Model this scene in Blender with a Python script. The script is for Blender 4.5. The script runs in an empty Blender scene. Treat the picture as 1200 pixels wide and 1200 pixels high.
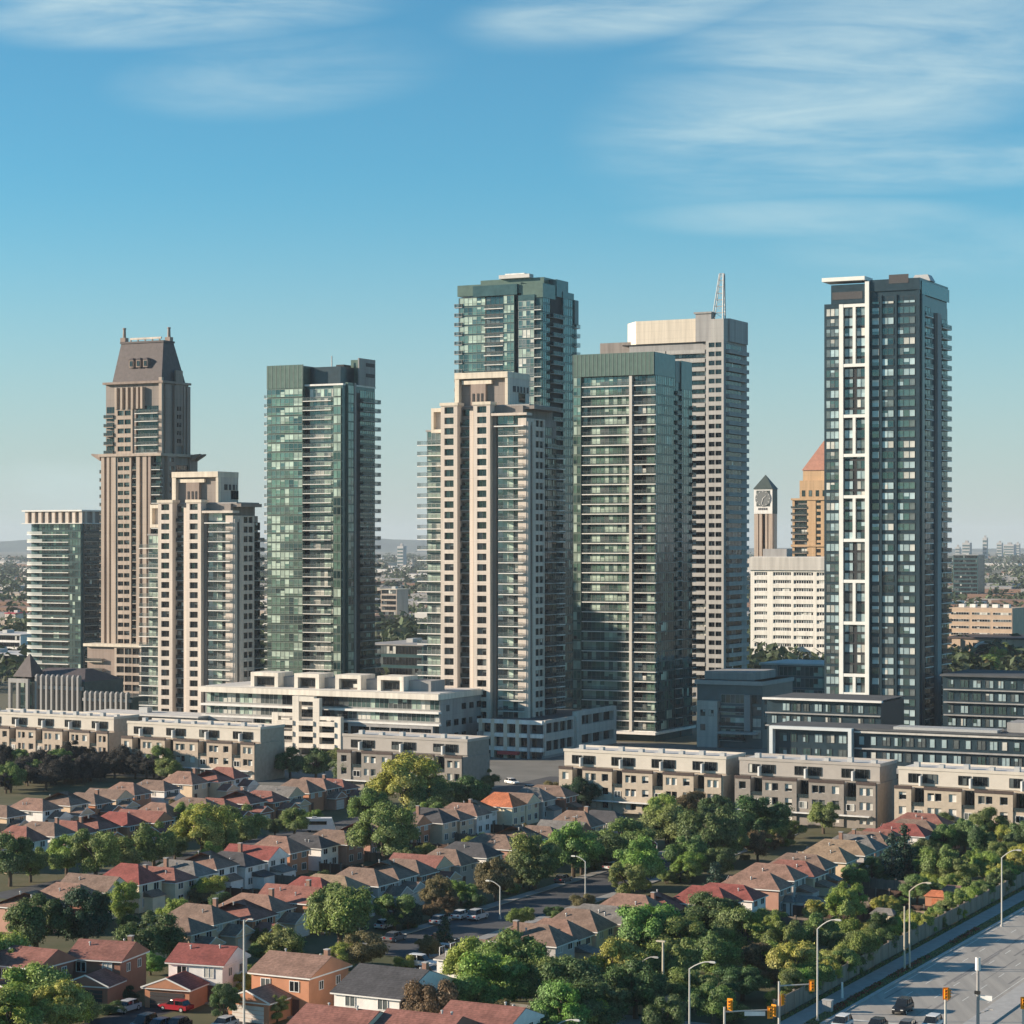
import bpy, math, random
from mathutils import Vector, Matrix
random.seed(11)
R = random.Random(5)
scene = bpy.context.scene
COL = scene.collection
rad = math.radians

# ------------------------------------------------------------------ survey
FOC, EYE, HZ = 2650.0, 60.0, 635.0     # lens, height of the viewpoint, horizon of the photograph

def at(u, v, z=0.0):
    """world point at height z that the photograph shows at (u, v)"""
    Y = FOC * (EYE - z) / (v - HZ)
    return ((u - 600.0) * Y / FOC, Y)

class Frame:
    def __init__(s, deg):
        s.deg = deg
        s.ax, s.ay = math.cos(rad(-deg)), math.sin(rad(-deg))
        s.bx, s.by = -s.ay, s.ax
    def st(s, X, Y):            # -> (along b, along a)
        return X * s.bx + Y * s.by, X * s.ax + Y * s.ay
    def xy(s, S, T):
        return T * s.ax + S * s.bx, T * s.ay + S * s.by
GRID = Frame(27.0)              # street grid of the suburb
TOWN = Frame(27.0)              # grid of the towers

# ------------------------------------------------------------------ materials
MATS = {}
def mat(name, col, rough=0.8, var=0.12, scale=0.6, spec=0.3, metal=0.0, col2=None, bump=0.0, streak=False, alpha=1.0, ior=1.45, island=0.0, objvar=0.0, aniso=None, courses=False):
    if name in MATS: return MATS[name]
    m = bpy.data.materials.new(name); m.use_nodes = True
    nt = m.node_tree; N = nt.nodes; L = nt.links
    b = N['Principled BSDF']
    b.inputs['Roughness'].default_value = rough
    b.inputs['Metallic'].default_value = metal
    b.inputs['Specular IOR Level'].default_value = spec
    b.inputs['IOR'].default_value = ior
    b.inputs['Alpha'].default_value = alpha
    b.inputs['Base Color'].default_value = (*col, 1)
    src = None
    if var > 0 or col2:
        tc = N.new('ShaderNodeTexCoord')
        mp = N.new('ShaderNodeMapping'); L.new(tc.outputs['Object'], mp.inputs[0])
        if aniso: mp.inputs['Rotation'].default_value = (0, 0, rad(aniso[0])); mp.inputs['Scale'].default_value = (aniso[1], aniso[2], 1)
        if streak: mp.inputs['Scale'].default_value = (1, 1, 0.12)
        nz = N.new('ShaderNodeTexNoise'); nz.inputs['Scale'].default_value = scale
        nz.inputs['Detail'].default_value = 6; nz.inputs['Roughness'].default_value = 0.62
        L.new(mp.outputs[0], nz.inputs['Vector'])
        rp = N.new('ShaderNodeValToRGB')
        c2 = col2 or tuple(min(1, c * (1 + var)) for c in col)
        c1 = tuple(c * (1 - var) for c in col) if not col2 else col
        rp.color_ramp.elements[0].position = 0.32; rp.color_ramp.elements[0].color = (*c1, 1)
        rp.color_ramp.elements[1].position = 0.68; rp.color_ramp.elements[1].color = (*c2, 1)
        L.new(nz.outputs['Fac'], rp.inputs[0]); src = rp.outputs[0]
        if courses or streak:        # shingle courses and weather stains / panel joints and run-off streaks
            sp = N.new('ShaderNodeSeparateXYZ'); L.new(tc.outputs['Object'], sp.inputs[0])
            w = N.new('ShaderNodeMath'); w.operation = 'MULTIPLY'; w.inputs[1].default_value = 7.0 if courses else .333; L.new(sp.outputs[2], w.inputs[0])
            fr = N.new('ShaderNodeMath'); fr.operation = 'FRACT'; L.new(w.outputs[0], fr.inputs[0])
            r2 = N.new('ShaderNodeMapRange'); r2.inputs['From Min'].default_value = 0; r2.inputs['From Max'].default_value = .9 if courses else .05
            r2.inputs['To Min'].default_value = .82 if courses else .8; r2.inputs['To Max'].default_value = 1.06 if courses else 1.0; L.new(fr.outputs[0], r2.inputs[0])
            n3 = N.new('ShaderNodeTexNoise'); n3.inputs['Scale'].default_value = .5 if courses else .9; n3.inputs['Detail'].default_value = 5
            m3 = N.new('ShaderNodeMapping'); m3.inputs['Scale'].default_value = (1, 1, .35) if courses else (1, 1, .05); L.new(tc.outputs['Object'], m3.inputs[0]); L.new(m3.outputs[0], n3.inputs['Vector'])
            r3 = N.new('ShaderNodeMapRange'); r3.inputs['From Min'].default_value = .3; r3.inputs['From Max'].default_value = .7; r3.inputs['To Min'].default_value = .74 if courses else .82; r3.inputs['To Max'].default_value = 1.16 if courses else 1.08
            L.new(n3.outputs['Fac'], r3.inputs[0])
            mu = N.new('ShaderNodeMath'); mu.operation = 'MULTIPLY'; L.new(r2.outputs[0], mu.inputs[0]); L.new(r3.outputs[0], mu.inputs[1])
            hv = N.new('ShaderNodeHueSaturation'); L.new(src, hv.inputs['Color']); L.new(mu.outputs[0], hv.inputs['Value']); src = hv.outputs[0]
        if bump:
            bp = N.new('ShaderNodeBump'); bp.inputs['Strength'].default_value = bump; bp.inputs['Distance'].default_value = 0.1
            L.new(nz.outputs['Fac'], bp.inputs['Height']); L.new(bp.outputs[0], b.inputs['Normal'])
    if island or objvar:
        hs = N.new('ShaderNodeHueSaturation')
        if src: L.new(src, hs.inputs['Color'])
        else: hs.inputs['Color'].default_value = (*col, 1)
        if objvar:
            oi = N.new('ShaderNodeObjectInfo')
            mr = N.new('ShaderNodeMapRange'); mr.inputs['To Min'].default_value = 0.5 - 0.035 * objvar; mr.inputs['To Max'].default_value = 0.5 + 0.02 * objvar
            L.new(oi.outputs['Random'], mr.inputs[0]); L.new(mr.outputs[0], hs.inputs['Hue'])
        if island:
            g = N.new('ShaderNodeNewGeometry')
            mr = N.new('ShaderNodeMapRange'); mr.inputs['To Min'].default_value = 1 - island; mr.inputs['To Max'].default_value = 1 + island
            L.new(g.outputs['Random Per Island'], mr.inputs[0]); L.new(mr.outputs[0], hs.inputs['Value'])
        src = hs.outputs[0]
    if src: L.new(src, b.inputs['Base Color'])
    MATS[name] = m
    return m

def leaf_mat(name, col, trans=0.3):
    if name in MATS: return MATS[name]
    m = bpy.data.materials.new(name); m.use_nodes = True
    nt = m.node_tree; N = nt.nodes; L = nt.links
    N.remove(N['Principled BSDF'])
    g = N.new('ShaderNodeNewGeometry'); oi = N.new('ShaderNodeObjectInfo')
    hs = N.new('ShaderNodeHueSaturation'); hs.inputs['Color'].default_value = (*col, 1)
    mr = N.new('ShaderNodeMapRange'); mr.inputs['To Min'].default_value = 0.5; mr.inputs['To Max'].default_value = 1.55
    L.new(g.outputs['Random Per Island'], mr.inputs[0]); L.new(mr.outputs[0], hs.inputs['Value'])
    mh = N.new('ShaderNodeMapRange'); mh.inputs['To Min'].default_value = 0.46; mh.inputs['To Max'].default_value = 0.525
    L.new(oi.outputs['Random'], mh.inputs[0]); L.new(mh.outputs[0], hs.inputs['Hue'])
    tc = N.new('ShaderNodeTexCoord'); nz = N.new('ShaderNodeTexNoise'); nz.inputs['Scale'].default_value = 0.5; nz.inputs['Detail'].default_value = 3
    L.new(tc.outputs['Object'], nz.inputs['Vector'])
    ms = N.new('ShaderNodeMapRange'); ms.inputs['From Min'].default_value = 0.3; ms.inputs['From Max'].default_value = 0.7
    ms.inputs['To Min'].default_value = 0.7; ms.inputs['To Max'].default_value = 1.1
    L.new(nz.outputs['Fac'], ms.inputs[0]); L.new(ms.outputs[0], hs.inputs['Saturation'])
    d = N.new('ShaderNodeBsdfDiffuse'); t = N.new('ShaderNodeBsdfTranslucent'); gl = N.new('ShaderNodeBsdfGlossy'); gl.inputs['Roughness'].default_value = 0.5
    mx = N.new('ShaderNodeMixShader'); mx.inputs[0].default_value = trans
    mg = N.new('ShaderNodeMixShader'); mg.inputs[0].default_value = 0.02
    L.new(hs.outputs[0], d.inputs[0]); L.new(hs.outputs[0], t.inputs[0])
    L.new(d.outputs[0], mx.inputs[1]); L.new(t.outputs[0], mx.inputs[2])
    L.new(mx.outputs[0], mg.inputs[1]); L.new(gl.outputs[0], mg.inputs[2])
    L.new(mg.outputs[0], N['Material Output'].inputs['Surface'])
    MATS[name] = m
    return m

def glass_mat(name, col, ior=1.9, rough=0.06, var=0.35):
    m = mat(name, col, rough=rough, var=var, scale=0.35, spec=0.5, ior=ior, island=0.3)
    return m

# ------------------------------------------------------------------ meshes
class MB:
    def __init__(s): s.v = []; s.f = []; s.m = []; s.mats = []
    def mi(s, m):
        if m not in s.mats: s.mats.append(m)
        return s.mats.index(m)
    def quad(s, a, b, c, d, m): s.poly([a, b, c, d], m)
    def poly(s, pts, m):
        i = len(s.v); s.v += [tuple(p) for p in pts]; s.f.append(tuple(range(i, i + len(pts)))); s.m.append(s.mi(m))
    def box(s, x0, x1, y0, y1, z0, z1, m):
        if x1 < x0: x0, x1 = x1, x0
        if y1 < y0: y0, y1 = y1, y0
        i = len(s.v)
        s.v += [(x0,y0,z0),(x1,y0,z0),(x1,y1,z0),(x0,y1,z0),(x0,y0,z1),(x1,y0,z1),(x1,y1,z1),(x0,y1,z1)]
        k = s.mi(m)
        for q in ((0,3,2,1),(4,5,6,7),(0,1,5,4),(1,2,6,5),(2,3,7,6),(3,0,4,7)):
            s.f.append(tuple(i + a for a in q)); s.m.append(k)
    def prism(s, pts, z0, z1, m, top=None):
        """vertical prism over ccw pts; optional different top outline"""
        n = len(pts); i = len(s.v); top = top or pts; k = s.mi(m)
        s.v += [(p[0], p[1], z0) for p in pts] + [(p[0], p[1], z1) for p in top]
        for j in range(n):
            q = (j + 1) % n
            s.f.append((i + j, i + q, i + n + q, i + n + j)); s.m.append(k)
        s.f.append(tuple(i + n + j for j in range(n))); s.m.append(k)
        s.f.append(tuple(i + j for j in reversed(range(n)))); s.m.append(k)
    def tube(s, p0, p1, r0, r1, m, n=8):
        p0, p1 = Vector(p0), Vector(p1); d = (p1 - p0)
        if d.length < 1e-6: return
        d.normalize(); a = d.orthogonal().normalized(); b = d.cross(a); i = len(s.v); k = s.mi(m)
        for p, r in ((p0, r0), (p1, r1)):
            for j in range(n):
                t = 2 * math.pi * j / n
                s.v.append(tuple(p + a * (r * math.cos(t)) + b * (r * math.sin(t))))
        for j in range(n):
            q = (j + 1) % n
            s.f.append((i + j, i + q, i + n + q, i + n + j)); s.m.append(k)
        s.f.append(tuple(i + n + j for j in range(n))); s.m.append(k)
        s.f.append(tuple(i + j for j in reversed(range(n)))); s.m.append(k)
    def mesh(s, name):
        me = bpy.data.meshes.new(name)
        me.from_pydata(s.v, [], s.f)
        for m in s.mats: me.materials.append(m)
        me.polygons.foreach_set('material_index', s.m)
        me.update()
        return me
    def build(s, name, parent=None):
        return link(name, s.mesh(name), parent)
    def add_mesh(s, me, M):
        i = len(s.v)
        s.v += [tuple(M @ v.co) for v in me.vertices]
        idx = [s.mi(m) for m in me.materials]
        for p in me.polygons:
            s.f.append(tuple(i + a for a in p.vertices)); s.m.append(idx[p.material_index])

def link(name, me, parent=None, loc=None, rz=0.0):
    o = bpy.data.objects.new(name, me)
    COL.objects.link(o)
    if parent: o.parent = parent
    if loc: o.location = loc
    if rz: o.rotation_euler = (0, 0, rz)
    return o
def tag(o, label=None, cat=None, group=None, kind=None):
    if label: o['label'] = label
    if cat: o['category'] = cat
    if group: o['group'] = group
    if kind: o['kind'] = kind
    return o
def thing(name, label, cat, loc=(0, 0, 0), rz=0.0, group=None):
    o = bpy.data.objects.new(name, None); o.empty_display_size = 0.5
    COL.objects.link(o); o.location = loc; o.rotation_euler = (0, 0, rz)
    return tag(o, label, cat, group)
ORD = ['first','second','third','fourth','fifth','sixth','seventh','eighth','ninth','tenth','eleventh','twelfth','thirteenth','fourteenth',
       'fifteenth','sixteenth','seventeenth','eighteenth','nineteenth','twentieth','twenty-first','twenty-second','twenty-third','twenty-fourth','twenty-fifth',
       'twenty-sixth','twenty-seventh','twenty-eighth','twenty-ninth','thirtieth','thirty-first','thirty-second','thirty-third','thirty-fourth','thirty-fifth']

# ------------------------------------------------------------------ building kit
GL_SETS = {}
def glass_set(key, mats, weights, frame): GL_SETS[key] = (mats, weights, frame)

WIN = {}
def win_mesh(w, h, key, panes=None, bar=0.07, rows=1):
    k = (round(w, 2), round(h, 2), key, panes, rows)
    if k not in WIN:
        out = []
        mats, wts, fr = GL_SETS[key]
        n = panes or max(1, round(w / 1.45))
        for q in range(10):
            b = MB(); rr = random.Random(hash((k[0], k[1], n, q)) & 0xffff)
            run = None
            for j in range(n):
                if run is None or rr.random() < 0.55: run = rr.choices(range(len(mats)), wts)[0]
                x0 = w * j / n; x1 = w * (j + 1) / n
                zs = [0, h] if rows == 1 else [0, h * 0.32, h]
                for a in range(len(zs) - 1):
                    t = [rr.uniform(-.014, .014) for _ in range(4)]; t[3] = t[0] + t[2] - t[1]
                    m = mats[run] if not (rows > 1 and a == 0 and rr.random() < .3) else mats[0]
                    if rr.random() < .3 and a == len(zs) - 2:        # a blind drawn part of the way down
                        zm = zs[a] + (zs[a + 1] - zs[a]) * rr.uniform(.35, .75)
                        m2 = mats[rr.choices(range(len(mats)), wts)[0]]
                        b.quad((x0, -.03 + t[0], zs[a]), (x1, -.03 + t[0], zs[a]), (x1, -.03 + t[2], zm), (x0, -.03 + t[2], zm), m)
                        b.quad((x0, -.03 + t[2], zm), (x1, -.03 + t[2], zm), (x1, -.03 + t[2], zs[a + 1]), (x0, -.03 + t[2], zs[a + 1]), m2)
                    else:
                        b.quad((x0, -.03 + t[0], zs[a]), (x1, -.03 + t[1], zs[a]), (x1, -.03 + t[2], zs[a + 1]), (x0, -.03 + t[3], zs[a + 1]), m)
            for j in range(n + 1):
                x = min(max(w * j / n, bar / 2), w - bar / 2)
                b.box(x - bar / 2, x + bar / 2, -.1, .1, 0, h, fr)
            b.box(bar, w - bar, -.095, .095, -.02, bar, fr); b.box(bar, w - bar, -.095, .095, h - bar, h + .02, fr)
            if rows > 1: b.box(bar, w - bar, -.09, .09, h * .32 - bar / 2, h * .32 + bar / 2, fr)
            out.append(b.mesh('window'))
        WIN[k] = out
    return R.choice(WIN[k])

BAL = {}
def balc_mesh(w, d, slab, th=0.22):
    k = ('s', round(w, 2), round(d, 2), slab.name, th)
    if k not in BAL:
        b = MB(); b.box(0, w, -d, 0, -th, 0, slab); BAL[k] = b.mesh('balcony')
    return BAL[k]
def rail_mesh(w, d, glass, cap, h=1.05, left=True, right=True, th=.04):
    k = ('r', round(w, 2), round(d, 2), glass.name, h, left, right)
    if k not in BAL:
        b = MB()
        b.box(.03, w - .03, -d + .03, -d + .03 + th, 0.02, h, glass)
        b.box(0, w, -d + .01, -d + .06 + th, h, h + .06, cap)
        if left: b.box(.03, .03 + th, -d + .04 + th, 0, 0.02, h, glass)
        if right: b.box(w - .03 - th, w - .03, -d + .04 + th, 0, 0.02, h, glass)
        n = max(2, int(w / 1.5))
        for j in range(n + 1):
            x = .06 + (w - .12) * j / n
            b.box(x - .03, x + .03, -d + .0, -d + .028, 0, h, cap)
        BAL[k] = b.mesh('railing')
    return BAL[k]

class Bld:
    """a building whose right front corner stands at pixel column u, distance Y; local x runs along the
    front (negative to the left), local y runs back along the right-hand side"""
    def __init__(s, name, label, cat, u, Y, fr=TOWN, group=None):
        s.X0, s.Y0, s.fr = (u - 600) * Y / FOC, Y, fr
        s.root = thing(name, label, cat, (s.X0, s.Y0, 0), rad(-fr.deg), group)
        s.mb = {}; s.inst = {}
    def fx(s, u, yo=0.0):
        k = (u - 600) / FOC; f = s.fr
        return (k * (s.Y0 + yo * f.by) - s.X0 - yo * f.bx) / (f.ax - k * f.ay)
    def sy(s, u, xo=0.0):
        k = (u - 600) / FOC; f = s.fr
        return (k * (s.Y0 + xo * f.ay) - s.X0 - xo * f.ax) / (f.bx - k * f.by)
    def zv(s, v, x=0.0, y=0.0):
        return EYE + (HZ - v) * (s.Y0 + x * s.fr.ay + y * s.fr.by) / FOC
    def part(s, name, sub=None):
        key = (name, sub)
        if key not in s.mb: s.mb[key] = MB()
        return s.mb[key]
    SEP = {'rooftop_unit', 'divider', 'railing', 'pilaster', 'fin', 'balcony_band', 'louvre', 'window_band', 'column', 'terrace_parapet', 'terrace_floor', 'panel_louvre', 'balcony_floor', 'end_panel', 'hour_mark'}
    def box(s, name, m, x0, x1, y0, y1, z0, z1, sub=None):
        if sub is None and name in s.SEP: sub = len(s.mb) + 1000
        s.part(name, sub).box(x0, x1, y0, y1, z0, z1, m)
    def fbox(s, name, m, face, s0, s1, o0, o1, z0, z1):
        k, off = face
        if k == 'F': s.box(name, m, s0, s1, off - o1, off - o0, z0, z1)
        else: s.box(name, m, off + o0, off + o1, s0, s1, z0, z1)
    def put(s, name, me, face, sp, out, z, area, child=None):
        k, off = face
        if k == 'F': loc, rz = (sp, off - out, z), 0.0
        else: loc, rz = (off + out, sp, z), math.pi / 2; area *= .5
        s.inst.setdefault(name, []).append((area, me, loc, rz, child))
    def done(s, limit=100):
        objs = {}
        for (name, sub), b in s.mb.items():
            if b.v: objs[name] = b.build(name, s.root)
        for name, lst in s.inst.items():
            order = sorted(range(len(lst)), key=lambda i: -lst[i][0])
            rest = MB(); restc = MB(); cn = None
            for q, i in enumerate(order):
                _, me, loc, rz, ch = lst[i]
                if q < limit:
                    o = link(name, me, s.root, loc, rz)
                    if ch: link(ch[0], ch[1], o)
                else:
                    M = Matrix.Translation(loc) @ Matrix.Rotation(rz, 4, 'Z')
                    rest.add_mesh(me, M)
                    if ch: restc.add_mesh(ch[1], M); cn = ch[0]
            if rest.v:
                o = rest.build(name, s.root); o['kind'] = 'stuff'
                if restc.v:
                    c = restc.build(cn, o); c['kind'] = 'stuff'
        return s
    # ---- facade columns -------------------------------------------------
    def core(s, m, x0, x1, y0, y1, z0, z1, name='wall'): s.box(name, m, x0, x1, y0, y1, z0, z1)
    def glass(s, face, s0, s1, z0, z1, fl, key, out=0.0, gap=.55, rows=1, panes=None, spm=None, name='window', pad=.0):
        """curtain wall: one window per storey over a spandrel band"""
        n = max(1, round((z1 - z0) / fl)); h = (z1 - z0) / n
        for i in range(n):
            me = win_mesh(s1 - s0 - 2 * pad, h - gap, key, panes, rows=rows)
            s.put(name, me, face, s0 + pad, out, z0 + i * h + gap, (s1 - s0) * h)
    def cells(s, face, s0, s1, z0, z1, fl, key, pitch, ww, hh, sill=.9, out=0.0):
        """rows of separate windows, some pairs drawn together"""
        n = max(1, round((z1 - z0) / fl)); h = (z1 - z0) / n; m = max(1, int((s1 - s0) / pitch)); p = (s1 - s0) / m
        for i in range(n):
            for j in range(m):
                if R.random() < .08: continue
                w_ = ww * R.choice((1, 1, .7)); a = s0 + j * p + (p - ww) / 2
                s.put('window', win_mesh(w_, hh, key, 2 if w_ > 1.4 else 1), face, a, out, z0 + i * h + sill, w_ * hh)
    def balc(s, face, s0, s1, z0, z1, fl, slab, glass, cap, depth=1.6, back=0.0, ov0=0.0, ov1=0.0, left=True, right=True, th=.22, rh=1.05, skip=0):
        n = max(1, round((z1 - z0) / fl)); h = (z1 - z0) / n
        w = s1 - s0 + ov0 + ov1
        for i in range(skip, n):
            s.put('balcony', balc_mesh(w, depth, slab, th), face, s0 - ov0, back, z0 + i * h + .16, w * 1.2,
                  ('railing', rail_mesh(w, depth, glass, cap, rh, left, right, .04 if glass.name.startswith('rail') else .12)))
    def pier(s, face, s0, s1, z0, z1, fl, m, key, w0, w1, proj=0.0, thick=.45, zb=.75, zt=.35, name='wall', cells=1):
        """masonry pier with real reveals: strips, spandrels and windows set back behind them"""
        n = max(1, round((z1 - z0) / fl)); h = (z1 - z0) / n
        e = .004
        s.fbox(name, m, face, s0, w0, proj - thick, proj, z0, z1)
        s.fbox(name, m, face, w1, s1, proj - thick, proj, z0, z1)
        for i in range(n + 1):
            a = z0 + (i * h - zt if i else 0); b = z0 + (i * h + zb if i < n else n * h)
            if b > a + .01: s.fbox(name, m, face, w0, w1, proj - thick, proj - e, a, b)
        cw = (w1 - w0) / cells
        for i in range(n):
            for c in range(cells):
                if c: s.fbox(name, m, face, w0 + c * cw - .15, w0 + c * cw + .15, proj - thick, proj - 2 * e, z0 + i * h + zb, z0 + (i + 1) * h - zt)
                a0 = w0 + c * cw + (.15 if c else 0); a1 = w0 + (c + 1) * cw - (.15 if c < cells - 1 else 0)
                me = win_mesh(a1 - a0, h - zb - zt, key, max(1, round((a1 - a0) / 1.3)))
                s.put('window', me, face, a0, proj - thick + .02, z0 + i * h + zb, (a1 - a0) * h)
# ------------------------------------------------------------------ building materials
beige = mat('precast_beige', (.60, .525, .455), .85, .10, .25, streak=True)
beige2 = mat('precast_cream', (.66, .58, .47), .85, .08, .3, streak=True)
taupe = mat('panel_taupe', (.25, .22, .20), .8, .12, .3, streak=True)
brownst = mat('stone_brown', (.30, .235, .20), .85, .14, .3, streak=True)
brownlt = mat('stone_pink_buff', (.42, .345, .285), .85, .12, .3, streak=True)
slate = mat('roof_slate', (.09, .075, .075), .6, .18, .8)
conc = mat('concrete_warm', (.52, .49, .445), .85, .10, .25, streak=True)
concg = mat('concrete_grey', (.33, .32, .31), .85, .12, .25, streak=True)
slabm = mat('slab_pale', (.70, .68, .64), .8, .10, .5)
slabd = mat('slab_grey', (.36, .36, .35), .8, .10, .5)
dark = mat('recess_dark', (.035, .037, .04), .7, .2, .4)
roofm = mat('roof_membrane', (.30, .29, .28), .9, .15, .3)
roofl = mat('roof_membrane_pale', (.55, .53, .50), .9, .12, .3)
white = mat('panel_white', (.72, .71, .68), .6, .06, .4, streak=True)
spgreen = mat('spandrel_green', (.10, .145, .12), .25, .15, .5, spec=.5)
spteal = mat('spandrel_teal', (.045, .09, .095), .2, .2, .5, spec=.5)
spdark = mat('spandrel_charcoal', (.022, .040, .052), .3, .2, .5, spec=.5)
framed = mat('mullion_dark', (.06, .065, .065), .5, 0, spec=.4)
frameg = mat('mullion_greygreen', (.22, .25, .22), .5, 0, spec=.4)
framel = mat('mullion_pale', (.42, .42, .40), .5, 0, spec=.4)
metal = mat('metal_grey', (.40, .40, .39), .45, .08, 2, spec=.5)
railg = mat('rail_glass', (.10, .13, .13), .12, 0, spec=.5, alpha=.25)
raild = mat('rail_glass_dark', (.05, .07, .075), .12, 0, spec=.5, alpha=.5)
rcap = mat('rail_cap', (.16, .17, .17), .5, 0)
louvre = mat('louvre_dark', (.07, .068, .07), .6, .1, 2)
g_teal = glass_mat('glass_teal', (.018, .04, .042), 1.8)
g_teal2 = glass_mat('glass_teal_mid', (.05, .085, .08), 1.9)
g_green = glass_mat('glass_green', (.08, .14, .11), 2.0)
g_pale = glass_mat('glass_curtained', (.35, .43, .36), 1.6, .15, .2)
g_dark = glass_mat('glass_dark', (.012, .015, .018), 1.6)
g_blind = glass_mat('glass_blinds', (.50, .49, .44), 1.5, .2, .2)
g_white = glass_mat('glass_white_blinds', (.62, .60, .55), 1.5, .25, .1)
g_grey = glass_mat('glass_grey', (.10, .115, .115), 1.7)
glass_set('green', [g_green, g_pale, g_teal2, g_teal], [5, 4.6, 2, .9], frameg)
glass_set('teal', [g_teal, g_teal2, g_green, g_pale], [5, 4, 1.4, .8], framed)
glass_set('balc', [g_teal, g_grey, g_blind, g_dark], [4, 3, 1.3, 2.5], framed)
glass_set('punch', [g_dark, g_grey, g_blind], [7, 1.0, .15], framed)
glass_set('cond', [g_teal2, g_grey, g_pale, g_blind], [3, 2.4, 3.2, 1.2], framel)
glass_set('thwin', [g_dark, g_grey, g_white, g_blind], [2.2, 1.2, 3.4, 2], white)
glass_set('house', [g_dark, g_grey, g_blind], [3, 2, 1.4], white)
g_sky = glass_mat('glass_blue_blinds', (.32, .41, .42), 1.7, .15, .2)
glass_set('char', [g_blind, g_sky, g_grey, g_teal2, g_teal], [1.6, 4.2, 2.6, 2.2, 1.4], framed)
glass_set('tf', [g_green, g_pale, g_teal2, g_grey], [3, 3.4, 4, 1.4], frameg)
glass_set('dpod', [g_sky, g_blind, g_grey, g_teal2], [3.2, 1.1, 2.4, 2.4], framed)
spblue = mat('panel_blue_grey', (.085, .12, .13), .4, .15, .4, spec=.5)
railt = mat('rail_glass_clear', (.10, .14, .14), .1, 0, spec=.5, alpha=.14)
glass_set('office', [g_dark, g_grey, g_blind], [4, 2, .5], white)

TOWERS = 'high-rise apartment towers'

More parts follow.
